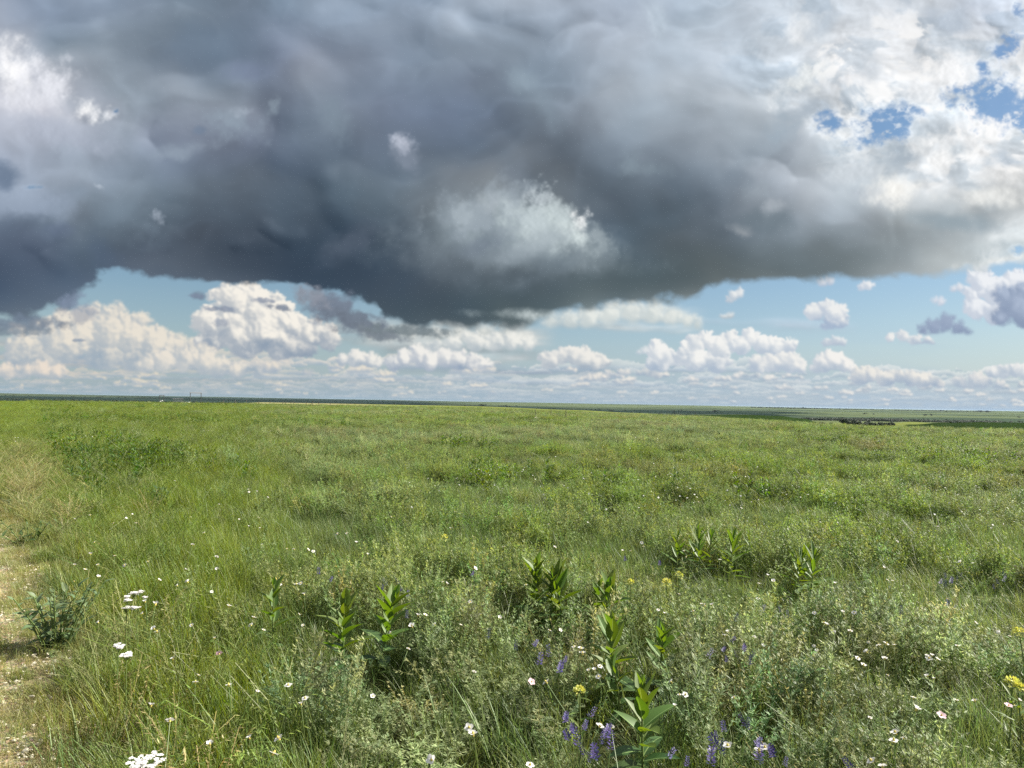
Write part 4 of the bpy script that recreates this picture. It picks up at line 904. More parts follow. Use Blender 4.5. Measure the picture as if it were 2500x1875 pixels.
    Dr.append([v[keep] for v in (np.stack([x, y, ground_z(x, y)], -1), rots(n_, .2), sc_, pick, t_)])
# short trodden growth over the verge of the track, and low growth under everything close by
n_ = 5200; y = np.random.uniform(-1, 13, n_) ; e = np.random.normal(-.15, .62, n_); x = -.655 * np.minimum(y, 7.5) - .86 * np.maximum(y - 7.5, 0) + .14 + e
keep = np.random.rand(n_) < np.clip(.95 * np.exp(np.minimum(e, 0) / .9) + .25 * fbm((x * 1.5).astype(np.float32), (y * 1.5).astype(np.float32), 3, 2), 0, 1)
t_ = lerp(np.broadcast_to(TAN * 1.15, (n_, 3)), np.broadcast_to(LIME, (n_, 3)), np.clip(np.random.rand(n_) * 1.2 - .1, 0, 1)); t_ = tint_of(lerp(t_, np.broadcast_to(STRAW, (n_, 3)), np.random.rand(n_) * .5), n_)
sz = np.random.uniform(.35, .8, n_) * (1 + .4 * np.clip(e + .3, 0, 1))
Dr.append([v[keep] for v in (np.stack([x, y, np.zeros(n_) + .004], -1), rots(n_, .15), np.stack([sz * .9, sz * .9, sz * .75], -1), np.full(n_, 3), t_)])
x, y, r_ = wedge(1.6, 9, 42, .95); n_ = len(x); X, Yp, big, pat, wide, edge, gravel = fields(x, y); keep = gravel > .1; sz = np.random.uniform(.7, 1.1, n_)
t_ = tint_of(lerp(np.broadcast_to(GRASS, (n_, 3)), np.broadcast_to(LIME, (n_, 3)), np.random.rand(n_)), n_)
G.append([v[keep] for v in (np.stack([x, y, np.zeros(n_)], -1), rots(n_), np.stack([sz * 1.25, sz * 1.25, sz * .5], -1), np.random.randint(0, 4, n_), t_)])
def cat_(L_): return [np.concatenate([g[i] for g in L_]) for i in range(5)]
for nm, L_, col, lab in (('meadow_grass', G, cG, 'green meadow grass growing thickly over the whole field'), ('meadow_forbs', Fo, cF_, 'grey-green fine-leaved herbs covering the meadow'),
                         ('leafy_weeds', Br, cB, 'patches of dark broad-leaved weeds in the meadow beyond the track'), ('dry_grass', Dr, cD, 'straw-coloured seeding grass along the gravel track')):
    P_, Ro, Sc, Pi, Ti = cat_(L_)
    o = scatter(nm, P_, Ro, Sc, Pi, Ti, col); sset(o, lab, kind='stuff'); print(nm, len(P_))

# loose limestone chips on the track
def rock_mesh(name, seed_, mat, flat=.7):
    rnd = random.Random(seed_); t = (1 + 5 ** .5) / 2
    vs = [(-1,t,0),(1,t,0),(-1,-t,0),(1,-t,0),(0,-1,t),(0,1,t),(0,-1,-t),(0,1,-t),(t,0,-1),(t,0,1),(-t,0,-1),(-t,0,1)]
    fs = [(0,11,5),(0,5,1),(0,1,7),(0,7,10),(0,10,11),(1,5,9),(5,11,4),(11,10,2),(10,7,6),(7,1,8),(3,9,4),(3,4,2),(3,2,6),(3,6,8),(3,8,9),(4,9,5),(2,4,11),(6,2,10),(8,6,7),(9,8,1)]
    vs = [Vector(v).normalized() * rnd.uniform(.72, 1.1) for v in vs]
    return mesh_of(name, [(v.x * .5, v.y * .5, v.z * .5 * flat) for v in vs], fs, mat)
cS = asset_col('chip_shapes')
for k in range(4): link('chip_%d' % k, rock_mesh('chip_%d' % k, 50 + k, M_ROCK, .5), col=cS)
n_ = 14000; y = np.random.uniform(-4, 22, n_); e = -np.abs(np.random.normal(0, 1.1, n_)) + .25; x = -.655 * np.minimum(y, 7.5) - .86 * np.maximum(y - 7.5, 0) + .14 + e
scs = np.random.uniform(.008, .026, n_) * (1 + (np.random.rand(n_) > .97) * 1.2)
o = scatter('track_chips', np.stack([x, y, .015 + scs * .15], -1), rots(n_, .4), np.stack([scs] * 3, -1) * np.random.uniform(.7, 1.3, (n_, 3)), np.random.randint(0, 4, n_), np.ones((n_, 3)), cS)
sset(o, 'pale limestone chips scattered over the track', kind='stuff')

# ---------------------------------------------------------------- far woods and trees
def crown_mesh(name, seed_, n_, lumps, mat, flat=.85):
    """leaf clumps spread through a lumpy crown about one metre across"""
    rnd = random.Random(seed_); V, F = [], []
    C = [(Vector((rnd.uniform(-.34, .34), rnd.uniform(-.34, .34), rnd.uniform(.05, .62) * flat)), rnd.uniform(.16, .30)) for _ in range(lumps)]
    for _ in range(n_):
        c, r_ = rnd.choice(C); d = Vector((rnd.gauss(0, 1), rnd.gauss(0, 1), rnd.gauss(0, 1))).normalized()
        q = c + d * r_ * rnd.uniform(.55, 1.05); q.z = max(q.z, .0)
        a = Vector((rnd.uniform(-1, 1), rnd.uniform(-1, 1), rnd.uniform(-1, 1))).normalized(); b = d.cross(a).normalized(); s_ = rnd.uniform(.03, .065)
        o_ = len(V); V += [q + a * s_, q + b * s_, q - a * s_ * .9, q - b * s_ * .8]; F.append((o_, o_ + 1, o_ + 2, o_ + 3))
    return mesh_of(name, V, F, mat)
CROWNS = [crown_mesh('crown', 900 + k, 520, 7 + k, M_TREE, .75 + .08 * (k % 3)) for k in range(5)]
tb = MB()
tb.tube([(0, 0, -.1), (.01, 0, .25), (-.01, .01, .55)], [.035, .028, .012], 6)
for a in (0.4, 2.3, 4.4): tb.tube([(0, 0, .24), (math.cos(a) * .14, math.sin(a) * .14, .44)], [.018, .006], 4)
TRUNK = mesh_of('trunk', tb.V, tb.F, M_TRUNK)
def tree(X, r_, h, w, label, group=None, name='tree', k=None, sink=0.0):
    x, y = at_range(X, r_); z = gz(x, y) - sink
    e = link(name, None, loc=(x, y, z), rot=(0, 0, U(0, 6.28))); e.empty_display_size = .1
    link('trunk', TRUNK, e, scale=(w * .8, w * .8, h))
    link('crown', CROWNS[random.randrange(5) if k is None else k], e, loc=(0, 0, h * .16), scale=(w, w, h * 1.0))
    sset(e, label, 'tree', group); return e
ORD = ['first','second','third','fourth','fifth','sixth','seventh','eighth','ninth','tenth','eleventh','twelfth','thirteenth','fourteenth','fifteenth','sixteenth','seventeenth','eighteenth','nineteenth','twentieth',
       'twenty-first','twenty-second','twenty-third','twenty-fourth','twenty-fifth','twenty-sixth','twenty-seventh','twenty-eighth','twenty-ninth','thirtieth']
gx_ = sorted([2056, 2062, 2069, 2076, 2081, 2088, 2095, 2101, 2107, 2113, 2119, 2126, 2131, 2138, 2144, 2151, 2159, 2165, 2171, 2177, 2182])
for i, X in enumerate(gx_):
    hh = (9.0 if X < 2100 else 8.4 if X < 2140 else 6.0) * U(.62, 1.2)
    tree(X, U(840, 930), hh, hh * U(.8, 1.15), 'dark round tree in the valley grove, %s from its left end' % ORD[i], 'trees of the valley grove', 'grove_tree')
for X, r_, h, w, lab in [(1179, 5200, 16, 70, 'dark clump of trees on the skyline hill near the centre'), (1213, 4200, 9, 14, 'small tree on the far hill just right of the centre clump'), (1492, 3600, 14, 20, 'lone dark tree on the far pasture, right of the centre'),
        (1745, 4200, 15, 52, 'dark flat-topped clump of trees above the dark slope'), (1961, 9500, 24, 24, 'left one of two small trees on the skyline'), (1967, 9500, 21, 22, 'right one of two small trees on the skyline'),
        (1901, 1900, 6, 8, 'left tree of the pair on the edge of the dark slope'), (1907, 1900, 6.5, 8, 'right tree of the pair on the edge of the dark slope'), (2006, 1150, 4.2, 7, 'small bush on the pale strip left of the valley grove'), (2010, 1150, 3.6, 6, 'second small bush left of the valley grove'),
        (2029, 1150, 4, 6, 'single bush just left of the valley grove'), (2259, 4200, 13, 18, 'left tree of the pair on the pale far pasture'), (2273, 4200, 14, 18, 'right tree of the pair on the pale far pasture'), (2111, 4400, 10, 26, 'small dark thicket on the pale pasture above the grove'),
        (2133, 4300, 9, 12, 'small round bush on the pale pasture right of the thicket'), (2394, 8800, 26, 50, 'left clump of trees on the distant rise at right'), (2412, 8800, 26, 66, 'right clump of trees on the distant rise at right'),
        (2297, 8800, 22, 60, 'low hump of trees on the far dark ridge'), (2308, 330, 2.6, 5.2, 'dark low bush behind the meadow edge at right'), (2320, 340, 2.4, 5.0, 'second dark low bush behind the meadow edge at right'), (2246, 340, 1.8, 4.0, 'small dark bush poking over the meadow edge'),
        (2488, 4300, 9, 20, 'small tree on the far pasture at the right edge'), (1260, 5600, 9, 16, 'tiny tree on the far hillside by the centre')]:
    tree(X, r_, h, w, lab)
# the creek wood: countable only as a mass
cT = asset_col('wood_shapes')
for k in range(3): link('wood_crown_%d' % k, CROWNS[k], col=cT)
def wood(name, label, spans):
    P, S_ = [], []
    for X0, X1, r0, r1, h, n_ in spans:
        for _ in range(n_):
            X = U(X0, X1); x, y = at_range(X, U(r0, r1)); hh = h * U(.6, 1.15); P.append((x, y, gz(x, y) - hh * .12)); S_.append((hh * U(1.0, 2.0), hh * U(1.0, 2.0), hh))
    n_ = len(P); o = scatter(name, P, np.stack([np.zeros(n_), np.zeros(n_), np.random.uniform(0, 6, n_)], -1), S_, np.random.randint(0, 3, n_), np.ones((n_, 3)) * .04, cT); sset(o, label, kind='stuff')
wood('creek_wood', 'dark belt of woodland along the creek in the valley', [(1960, 2200, 2100, 2500, 12, 420), (1900, 2000, 2200, 2500, 8, 50), (2180, 2340, 2200, 2500, 9, 130), (2330, 2450, 2300, 2600, 10, 200), (2200, 2500, 2500, 3000, 7, 60), (1700, 1960, 2300, 2600, 8, 60), (1380, 1700, 2600, 3400, 8, 90)])
wood('ridge_wood', 'thin dark woods on the distant ridges', [(1830, 2080, 8800, 9600, 20, 110), (2080, 2420, 9000, 9800, 16, 110), (0, 900, 4300, 5200, 14, 260), (1300, 1700, 3300, 4600, 9, 60), (-200, 700, 6500, 9000, 14, 60), (900, 1250, 4600, 5600, 12, 40)])

# ---------------------------------------------------------------- pipe frames, fence, stones
def frame(X0, X1, r_, h, label, name='pipe_gateway', low=None, thick=.075):
    xa, ya = at_range(X0, r_); xb, yb = at_range(X1, r_ * 1.01); e = link(name, None, loc=(xa, ya, gz(xa, ya))); dx, dy = xb - xa, yb - ya
    for (px, py) in ((0, 0), (dx, dy)):
        b = MB(); b.tube([(px, py, -.3), (px, py, h)], [thick, thick], 8); b.build('post', M_METAL, e)
    b = MB(); ln = math.hypot(dx, dy); b.tube([(-dx / ln * .12, -dy / ln * .12, h + .05), (dx + dx / ln * .12, dy + dy / ln * .12, h + .05)], [thick * 1.05] * 2, 8); b.build('crossbar', M_METAL, e)
    if low:
        for z_ in low: b = MB(); b.tube([(0, 0, z_), (dx, dy, z_)], [.03, .03], 6); b.build('rail', M_METAL, e)
    sset(e, label, 'frame'); return e
frame(389.5, 399.5, 188, 1.75, 'narrow dark pipe frame, leftmost of the three on the meadow edge', low=(.35, .62))
frame(423, 445.5, 184, 1.02, 'low wide pipe gate between the two taller frames', name='pipe_gate', low=(.25, .5, .75), thick=.05)
frame(464, 490.5, 182, 2.45, 'tall wide pipe frame, rightmost of the three on the meadow edge', low=None)
# white sacks hanging in the narrow frame, pale boards lying by the gate
def sack(X, dz, w, h, label):
    x, y = at_range(X, 186.5); rnd = random.Random(int(X)); b = rock_mesh('white_sack', int(X * 7), M_WHITE, 1.0)
    o = link('white_sack', b, loc=(x, y, gz(x, y) + dz), scale=(w, .3, h)); sset(o, label, 'sack'); return o
sack(391.5, .45, .42, .26, 'lower white sack slung inside the narrow pipe frame'); sack(395.5, .62, .50, .26, 'upper white sack slung inside the narrow pipe frame')
for X, w, lab in [(452, 1.8, 'long pale board lying in the grass beside the low gate'), (457, .9, 'short pale board lying before the long one by the gate')]:
    x, y = at_range(X, 176 if w > 1 else 170); b = MB(); b.box(-w / 2, -.25, .12, w / 2, .25, .34); o = b.build('pale_board', M_WHITE, loc=(x, y, gz(x, y) + .12)); sset(o, lab, 'board')
def wire_fence(pts, h, label, wires=(.35, .7, 1.0), brace=None, thick=.055):
    e = link('wire_fence', None, loc=(*pts[0], gz(*pts[0]))); o0 = Vector((*pts[0], gz(*pts[0]))); W_ = []
    for i, (x, y) in enumerate(pts):
        b = MB(); q = Vector((x, y, gz(x, y))) - o0; hh = h * U(.85, 1.12); tl_ = U(-.06, .06)
        b.tube([q + Vector((0, 0, -.3)), q + Vector((tl_, 0, hh))], [thick, thick * .8], 6)
        if brace == i: b.tube([q + Vector((-.9, .2, 0)), q + Vector((0, 0, hh * .9))], [thick * .7] * 2, 5)
        b.build('post', M_WOOD, e); W_.append(q)
    for wz in wires:
        b = MB()
        for p_, q_ in zip(W_[:-1], W_[1:]): b.tube([p_ + Vector((0, 0, wz * h)), (p_ + q_) / 2 + Vector((0, 0, wz * h - .05)), q_ + Vector((0, 0, wz * h))], [.006] * 3, 3, cap=False)
        b.build('wire', M_METAL, e)
    sset(e, label, 'fence'); return e
fx = [546, 574, 601, 631, 659, 690, 698, 710, 717, 748, 764, 778, 806]
wire_fence([at_range(X, 172 - (X - 546) * .11) for X in fx], 1.05, 'weathered post and wire fence before the tan strip, left of centre', brace=10)
wire_fence([at_range(X, r_) for X, r_ in ((1235, 92), (1275, 86), (1309, 80), (1345, 76), (1382, 71))], 1.0, 'sparse thin-posted fence along the line of pale stones', thick=.03)
ROCKS = [rock_mesh('pale_rock', 70 + k, M_ROCK, .6) for k in range(4)]
rx = np.sort(np.concatenate([np.random.uniform(1140, 1162, 6), np.random.uniform(1178, 1240, 11), np.random.uniform(1244, 1310, 12), np.random.uniform(1312, 1385, 14)]))
NUM = lambda i: ORD[i] if i < 30 else ('%s from the right end' % ORD[len(rx) - 1 - i])
for i, X in enumerate(rx):
    _, d = ray_plane(X, np.interp(X, [1140, 1250, 1385], [1009.5, 1016.5, 1028]) + U(-.5, .5), 0.12); s, t = photo_to_st(X, 1010); s_ = U(.28, .55)
    o = link('pale_rock', ROCKS[i % 4], loc=(s * d, d, gz(s * d, d) + .22), rot=(0, 0, U(0, 6)), scale=(s_ * U(1, 1.8), s_, s_ * 1.0))
    sset(o, 'pale limestone rock in the line of stones, %s' % (ORD[i] + ' from its left end' if i < 22 else ORD[len(rx) - 1 - i] + ' from its right end'), 'rock', 'pale rocks lying in a line across the meadow')
def low_bush(X, Y, w, h, n_, label, name='dark_bush'):
    x, y = ray_plane(X, Y, .1); b = MB()
    for _ in range(n_):
        q = Vector((random.gauss(0, w * .3), random.gauss(0, .4), U(0, h))); q.z *= max(.25, 1 - abs(q.x) / w)
        b.leaflet(q, (U(-1, 1), U(-1, 1), U(0, 1)), (U(-1, 1), 0, 1), .10, .05)
    for _ in range(8): q = Vector((random.gauss(0, w * .25), random.gauss(0, .2), 0)); b.tube([q, q + Vector((U(-.1, .1), 0, h * .8))], [.012, .006], 4)
    o = b.build(name, M_DARKLEAF, loc=(x, y, gz(x, y))); sset(o, label, 'bush'); return o
low_bush(1109, 1009, 1.6, .62, 900, 'long dark low bush just left of the line of stones')
low_bush(893, 994, .7, .5, 200, 'small dark bush on the near crest, left of the centre'); low_bush(847, 991, .5, .6, 120, 'tiny dark bush near the end of the fence')
low_bush(1409, 1031, .5, .55, 150, 'small dark bush past the right end of the stones')

# ---------------------------------------------------------------- milkweeds
def leaf_mesh(name, L, W, fold, droop, mat, wave=0.0, n_=7):
    V, F, MI = [], [], []
    for i in range(n_ + 1):
        f = i / n_; w = W * .5 * math.sin(math.pi * min(1, f ** .75 * .97 + .03)) ** .85 if i < n_ else 0.0
        z = -droop * L * f * f; wv = wave * math.sin(f * 9) * W
        c_ = W * .035 * (1 - .8 * f); V += [(-w, L * f, z + w * fold + wv), (-c_, L * f, z), (c_, L * f, z), (w, L * f, z + w * fold - wv)]
    for i in range(n_):
        a = i * 4; F += [(a, a + 1, a + 5, a + 4), (a + 1, a + 2, a + 6, a + 5), (a + 2, a + 3, a + 7, a + 6)]; MI += [0, 1, 0]      # blade, pale midrib, blade
    m_ = mesh_of(name, V, F, [mat, M_RIB], True, MI); return m_
MLF = [leaf_mesh('leaf', 1, .40, .45, d, M_MILK, .02) for d in (.05, .22, .42)]
MLN = [leaf_mesh('leaf', 1, .20, .35, d, M_MILK, .01) for d in (.05, .2, .35)]
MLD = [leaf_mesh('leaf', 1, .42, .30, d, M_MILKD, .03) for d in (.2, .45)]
def milkweed(X, Ytop, h, label, leaves=20, L=.12, narrow=False, name='milkweed', top=None, group='broad-leaved milkweeds standing in the meadow', w=1.0, Hc=None):
    top = top or h
    x, y = ray_plane(X, Ytop, top); e = link(name, None, loc=(x, y, 0), rot=(U(-.16, .16), U(-.16, .16), U(0, 6.28)))
    b = MB(); b.tube([(0, 0, -.02), (.004, 0, h * .5), (0, .004, h * .93)], [.0065, .005, .003], 7); b.build('stem', M_STEM, e)
    sets = MLN if narrow else MLF
    for k in range(leaves):
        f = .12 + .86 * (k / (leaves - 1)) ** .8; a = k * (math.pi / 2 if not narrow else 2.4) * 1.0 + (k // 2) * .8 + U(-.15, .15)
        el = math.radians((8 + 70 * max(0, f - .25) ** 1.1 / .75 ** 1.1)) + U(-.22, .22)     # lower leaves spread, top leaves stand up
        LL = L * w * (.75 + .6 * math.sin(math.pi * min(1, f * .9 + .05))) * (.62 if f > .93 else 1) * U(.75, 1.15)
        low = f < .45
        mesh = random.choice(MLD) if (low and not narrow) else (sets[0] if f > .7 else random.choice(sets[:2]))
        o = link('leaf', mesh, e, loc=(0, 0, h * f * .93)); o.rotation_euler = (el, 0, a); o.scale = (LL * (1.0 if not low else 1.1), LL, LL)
    sset(e, label, 'plant', group); return e
for X, Y, h, lab, kw in MW: milkweed(X, Y, h, lab, **kw)

def dock(X, Y, h, nst, nlf, L, label, mat=None, spread=.28, name='broadleaf_plant', W=.4):
    x, y = ray_plane(X, Y, h * .5); e = link(name, None, loc=(x, y, 0)); mt = mat or M_DOCK
    LM = [leaf_mesh('leaf', 1, W, .25, d, mt, .06) for d in (.1, .35, .6)]; b = MB()
    for s_ in range(nst):
        a = s_ * 2.4; sp = spread * math.sqrt((s_ + .5) / nst); top = Vector((math.cos(a) * sp, math.sin(a) * sp, h * U(.6, 1.05))); base = Vector((math.cos(a) * sp * .25, math.sin(a) * sp * .25, 0))
        mid = (base + top) / 2 + Vector((0, 0, h * .08)); b.tube([base, mid, top], [.006, .005, .003], 5)
        for k in range(nlf):
            f = (k + .6) / nlf; q = base.lerp(mid, f * 2) if f < .5 else mid.lerp(top, f * 2 - 1); LL = L * U(.65, 1.15) * (1.1 - .4 * f)
            link('leaf', random.choice(LM), e, loc=q, rot=(U(.0, .9) + .4 * f, U(-.3, .3), a + k * 2.2 + U(-.4, .4)), scale=(LL, LL, LL))
    b.build('stem', M_STEM, e); sset(e, label, 'plant'); return e
dock(140, 1510, .40, 17, 9, .105, 'sprawling grey-green broad-leaved plant beside the gravel track', spread=.27)
dock(75, 1300, .26, 9, 7, .10, 'dark straggling broad-leaved weed at the left edge, reaching over the track', M_DARKLEAF, .42, W=.3)
dock(52, 1228, .26, 6, 6, .09, 'small dark weed above the straggling one by the track', M_DOCK, .25)
dock(390, 1212, .42, 7, 8, .13, 'dark leafy weed standing alone in the grass, left of centre', M_DARKLEAF, .24, W=.34)
dock(336, 1178, .32, 4, 5, .10, 'low dark weed just up and left of the lone leafy one', M_DARKLEAF, .26, W=.34)
dock(440, 1835, .16, 5, 5, .07, 'bright low leafy weed at the bottom edge right of the yarrow', M_MILK, .14)

# broad-bladed grass
def blade_clump(X, Y, n_, h, label):
    x, y = ray_plane(X, Y, .02); b = MB()
    e = link('broad_grass_clump', None, loc=(x, y, 0))
    for _ in range(n_):
        b = MB(); b.blade((U(-.07, .07), U(-.07, .07), 0), U(0, 6.28), h * U(.6, 1.1), .010 * U(.7, 1.2), U(.05, .45), U(.1, .8), 6); b.build('blade', M_STEM, e)
    sset(e, label, 'grass clump')
blade_clump(1215, 1868, 16, .46, 'clump of broad pale grass blades at the bottom, right of centre'); blade_clump(1080, 1830, 6, .44, 'few upright broad grass blades left of the pale-bladed clump')
blade_clump(1560, 1640, 12, .34, 'dark narrow tuft of grass right of the slender milkweed'); blade_clump(215, 1850, 9, .40, 'blue-green grass blades leaning over by the bottom of the track')

# ---------------------------------------------------------------- flowers
def petal_mesh(name, L, W, cup, mat, n_=4):
    V, F = [], []
    for i in range(n_ + 1):
        f = i / n_; w = W * .5 * math.sin(math.pi * (.08 + .80 * f)) ** .8; z = cup * L * f * (1.2 - f * .5)
        V += [(-w, L * f, z + .1 * w), (0, L * f, z - .12 * w), (w, L * f, z + .1 * w)]
    for i in range(n_): a = i * 3; F += [(a, a + 1, a + 4, a + 3), (a + 1, a + 2, a + 5, a + 4)]
    return mesh_of(name, V, F, mat, True)
PET = {'w': [petal_mesh('petal', .0165, .0155, c, M_PETAL) for c in (.15, .55, 1.1)], 'p': [petal_mesh('petal', .024, .022, c, M_PINK) for c in (.4, .9)]}
ctr = MB(); ctr.tube([(0, 0, -.008), (0, 0, .004), (0, 0, .010)], [.0035, .0045, .002], 7); CTR = mesh_of('flower_centre', ctr.V, ctr.F, M_CENTRE)
def whole_flower(kind, cup):
    b = MB(); src = PET[kind][cup]; vs = [v.co.copy() for v in src.vertices]; fs = [tuple(p_.vertices) for p_ in src.polygons]
    for k in range(5): R_ = Matrix.Rotation(k * 2 * math.pi / 5 + .1, 3, 'Z'); b.add([R_ @ v for v in vs], fs, 0)
    b.add(ctr.V, ctr.F, 1); b.tube([(0, 0, -.004), (.006, 0, -.09), (.012, .004, -.20)], [.0016, .0016, .0018], 4, 2)
    return mesh_of('white_flower', b.V, b.F, [M_PETAL if kind == 'w' else M_PINK, M_CENTRE, M_STEM], True, b.M)
WF = [whole_flower('w', c) for c in range(3)]; PF = whole_flower('p', 0)
FL = [(380,1475),(354,1469),(348,1498),(240,1520),(376,1535),(383,1542),(468,1527),(517,1445),(559,1480),(643,1539),(612,1526),(524,1558),(535,1596),(422,1609),(484,1649),(477,1665),(558,1672),(629,1687),(415,1758),(680,1802),(668,1839),(609,1802),(512,1817),(369,1723),
 (221,1353),(230,1324),(239,1379),(182,1379),(208,1391),(181,1419),(240,1409),(280,1357),(302,1366),(304,1380),(361,1371),(453,1391),(389,1416),(433,1430),(458,1421),(529,1359),(529,1389),(584,1269),(631,1263),(607,1285),(635,1289),(535,1232),(220,1258),(184,1267),(308,1265),(277,1277),(332,1277),(323,1256),(607,1195),(608,1201),(654,1214),(628,1200),(427,1174),
 (740,1527),(730,1500),(619,1508),(674,1413),(723,1426),(734,1424),(742,1451),(685,1427),(704,1673),(735,1719),(745,1705),(910,1700),(1145,1776),(1155,1792),(1055,1856),(1294,1868),(1006,1529),(953,1545),(1061,1525),(1020,1503),(1038,1502),(1173,1500),(1148,1470),(1090,1425),(1082,1421),(1160,1388),(1284,1428),(897,1354),(870,1325),(718,1341),(700,1340),(752,1342),(765,1346),(823,1303),(846,1302),(997,1584),(1158,1640),(1220,1508),(1125,1526),
 (1333,1665),(1297,1665),(1465,1627),(1437,1636),(1461,1652),(1451,1635),(1418,1584),(1422,1595),(1401,1579),(1420,1564),(1342,1539),(1368,1539),(1465,1772),(1491,1776),(1659,1696),(1673,1696),(1647,1723),(1638,1665),(1792,1703),(1777,1821),(1853,1833),(1867,1825),(1739,1833),(1622,1498),(1607,1489),(1692,1492),(1713,1475),(1720,1478),(1739,1477),(1658,1450),(1758,1440),(1758,1367),(1675,1360),(1671,1345),(1571,1334),(1567,1325),(1540,1345),(1520,1345),(1354,1336),
 (1779,1543),(1768,1553),(1841,1555),(1851,1462),(1888,1419),(1874,1405),(1853,1425),(1595,1310),(2039,1425),(2157,1386),(2167,1416),(2179,1418),(2179,1345),(2191,1322),(2344,1373),(2376,1375),(2415,1326),(2058,1493),(2086,1497),(1988,1497),(2011,1520),(2017,1525),(1969,1527),(2037,1544),(2076,1540),(2120,1568),(2164,1571),(2183,1575),(2145,1575),(2116,1592),(2160,1608),(2094,1607),(2108,1624),(2080,1601),(2268,1607),(2275,1601),(2289,1610),(2263,1601),(2368,1527),(2382,1521),(2438,1545),(2465,1554),(2264,1651),(2280,1657),(2167,1648),(2337,1577),(1864,1575),(1987,1577),(1994,1587),(2237,1732),(2298,1747),(2335,1710),(2380,1711),(2488,1710),(2462,1723),(2477,1723),(2205,1802),(2182,1808),(2186,1789),(2127,1857),(2155,1872),(2124,1752),(2230,1704)]
FL += [(470, 1330), (498, 1301), (640, 1330), (955, 1262), (1005, 1240), (1100, 1290), (1110, 1250), (1210, 1262), (1230, 1335), (1340, 1280), (1435, 1275), (1480, 1245), (1560, 1240), (1705, 1225), (1810, 1240), (1915, 1330), (1925, 1292), (2010, 1290), (2080, 1215), (2290, 1285), (2340, 1208), (2325, 1215), (2420, 1290), (2460, 1240)]
LM_ = [(1575, 1740, 'large front milkweed'), (880, 1500, 'pair of milkweeds left of centre'), (140, 1510, 'grey-green plant by the track'), (330, 1455, 'cluster of flat yarrow heads'), (365, 1850, 'big yarrow head at the bottom'), (1400, 1420, 'middle milkweed clump'),
       (1645, 1417, 'double yellow flower head'), (1720, 1315, 'row of narrow-leaved milkweeds'), (2478, 1640, 'yellow flowers at the right edge'), (390, 1212, 'dark lone weed'), (2312, 1415, 'purple spikes at the far right'), (1085, 1315, 'pale yellow flower head'),
       (1955, 1355, 'bright feathery pair'), (1215, 1800, 'broad-bladed grass clump'), (1500, 1540, 'slender tall milkweed'), (300, 1590, 'two yarrow heads'), (1860, 1820, 'purple spikes at the bottom right'), (672, 1440, 'smaller milkweed left of the pair')]
def where(items):
    """one phrase per thing: its order out from the nearest landmark on one side of it"""
    b_ = {}
    for i, (X, Y) in enumerate(items):
        j = min(range(len(LM_)), key=lambda q_: math.hypot(X - LM_[q_][0], (Y - LM_[q_][1]) * 1.4)); dX, dY = X - LM_[j][0], (Y - LM_[j][1]) * 1.4
        s_ = ('right of' if dX > 0 else 'left of') if abs(dX) > abs(dY) else ('below' if dY > 0 else 'above'); b_.setdefault((j, s_), []).append((math.hypot(dX, dY), i))
    r_ = {}
    for (j, s_), L_ in b_.items():
        for k, (_, i) in enumerate(sorted(L_)): r_[i] = ('nearest %s the %s' if k == 0 else ORD[k] + ' nearest %s the %s') % (s_, LM_[j][2])
    return r_
wh = where(FL); PINKS = {(2298, 1747), (2462, 1723), (535, 1596), (1297, 1665)}
BIG = {(559,1480),(704,1673),(680,1802),(668,1839),(1145,1776),(1155,1792),(1055,1856),(1333,1665),(1418,1584),(1422,1595),(1465,1772),(1491,1776),(2268,1607),(2164,1571),(1160,1388),(1006,1529),(2186,1789),(2182,1808),(2127,1857),(2237,1732),(1853,1833),(380,1475),(415,1758),(1777,1821)}
for i, (X, Y) in enumerate(FL):
    h_ = .44 + U(-.02, .04) if Y < 1500 else .42 + U(-.03, .03); x, y = ray_plane(X, Y, h_); pk = (X, Y) in PINKS; size = U(.5, .9)
    tilt = (U(-.5, .5) + .25, U(-.6, .6) + .25, U(0, 6.28)); col_ = 'pale pink' if pk else 'white'
    if (X, Y) in BIG:
        e = link('white_flower', None, loc=(x, y, h_), rot=tilt, scale=(1.0,) * 3); c_ = random.randrange(3)
        for k in range(4): link('petal', PET['w'][c_], e, rot=(0, 0, k * math.pi / 2 + U(-.1, .1)), scale=(1.08, 1.0, 1.0))
        link('flower_centre', CTR, e); b = MB(); b.tube([(0, 0, -.004), (.006, 0, -.09), (.012, .004, -.22)], [.0018, .0018, .002], 5); b.build('stem', M_STEM, e)
        o = e; lab = 'larger open white flower, %s' % wh[i]
    else:
        o = link('white_flower', PF if pk else WF[random.randrange(3)], loc=(x, y, h_), rot=tilt, scale=(size,) * 3); lab = 'small %s flower, %s' % (col_, wh[i])
    sset(o, lab, 'flower', 'white flowers dotted through the meadow')
# tiny far blossoms beyond counting
P = []
for _ in range(900):
    X = U(-60, 2560); Y = 1045 + 240 * U(0, 1) ** 1.3; x, y = ray_plane(X, Y, .42)
    if fbm(np.array([x / 4], np.float32), np.array([y / 4], np.float32), 3, 3)[0] > -.02: P.append((x, y, gz(x, y) + U(.38, .46)))
cW = asset_col('blossom_shapes'); b = MB()
for k in range(4): a = k * math.pi / 2; b.leaflet((0, 0, 0), (math.cos(a), math.sin(a), .3), (0, 0, 1), 1, .9)
as_asset(cW, 'tiny_blossom', b, M_PETAL); n_ = len(P); s_ = np.random.uniform(.008, .017, n_)[:, None] * np.ones((1, 3))
o = scatter('distant_blossoms', P, rots(n_, .5), s_, np.zeros(n_, int), np.ones((n_, 3)), cW); sset(o, 'tiny white blossoms dotted across the farther meadow', kind='stuff')

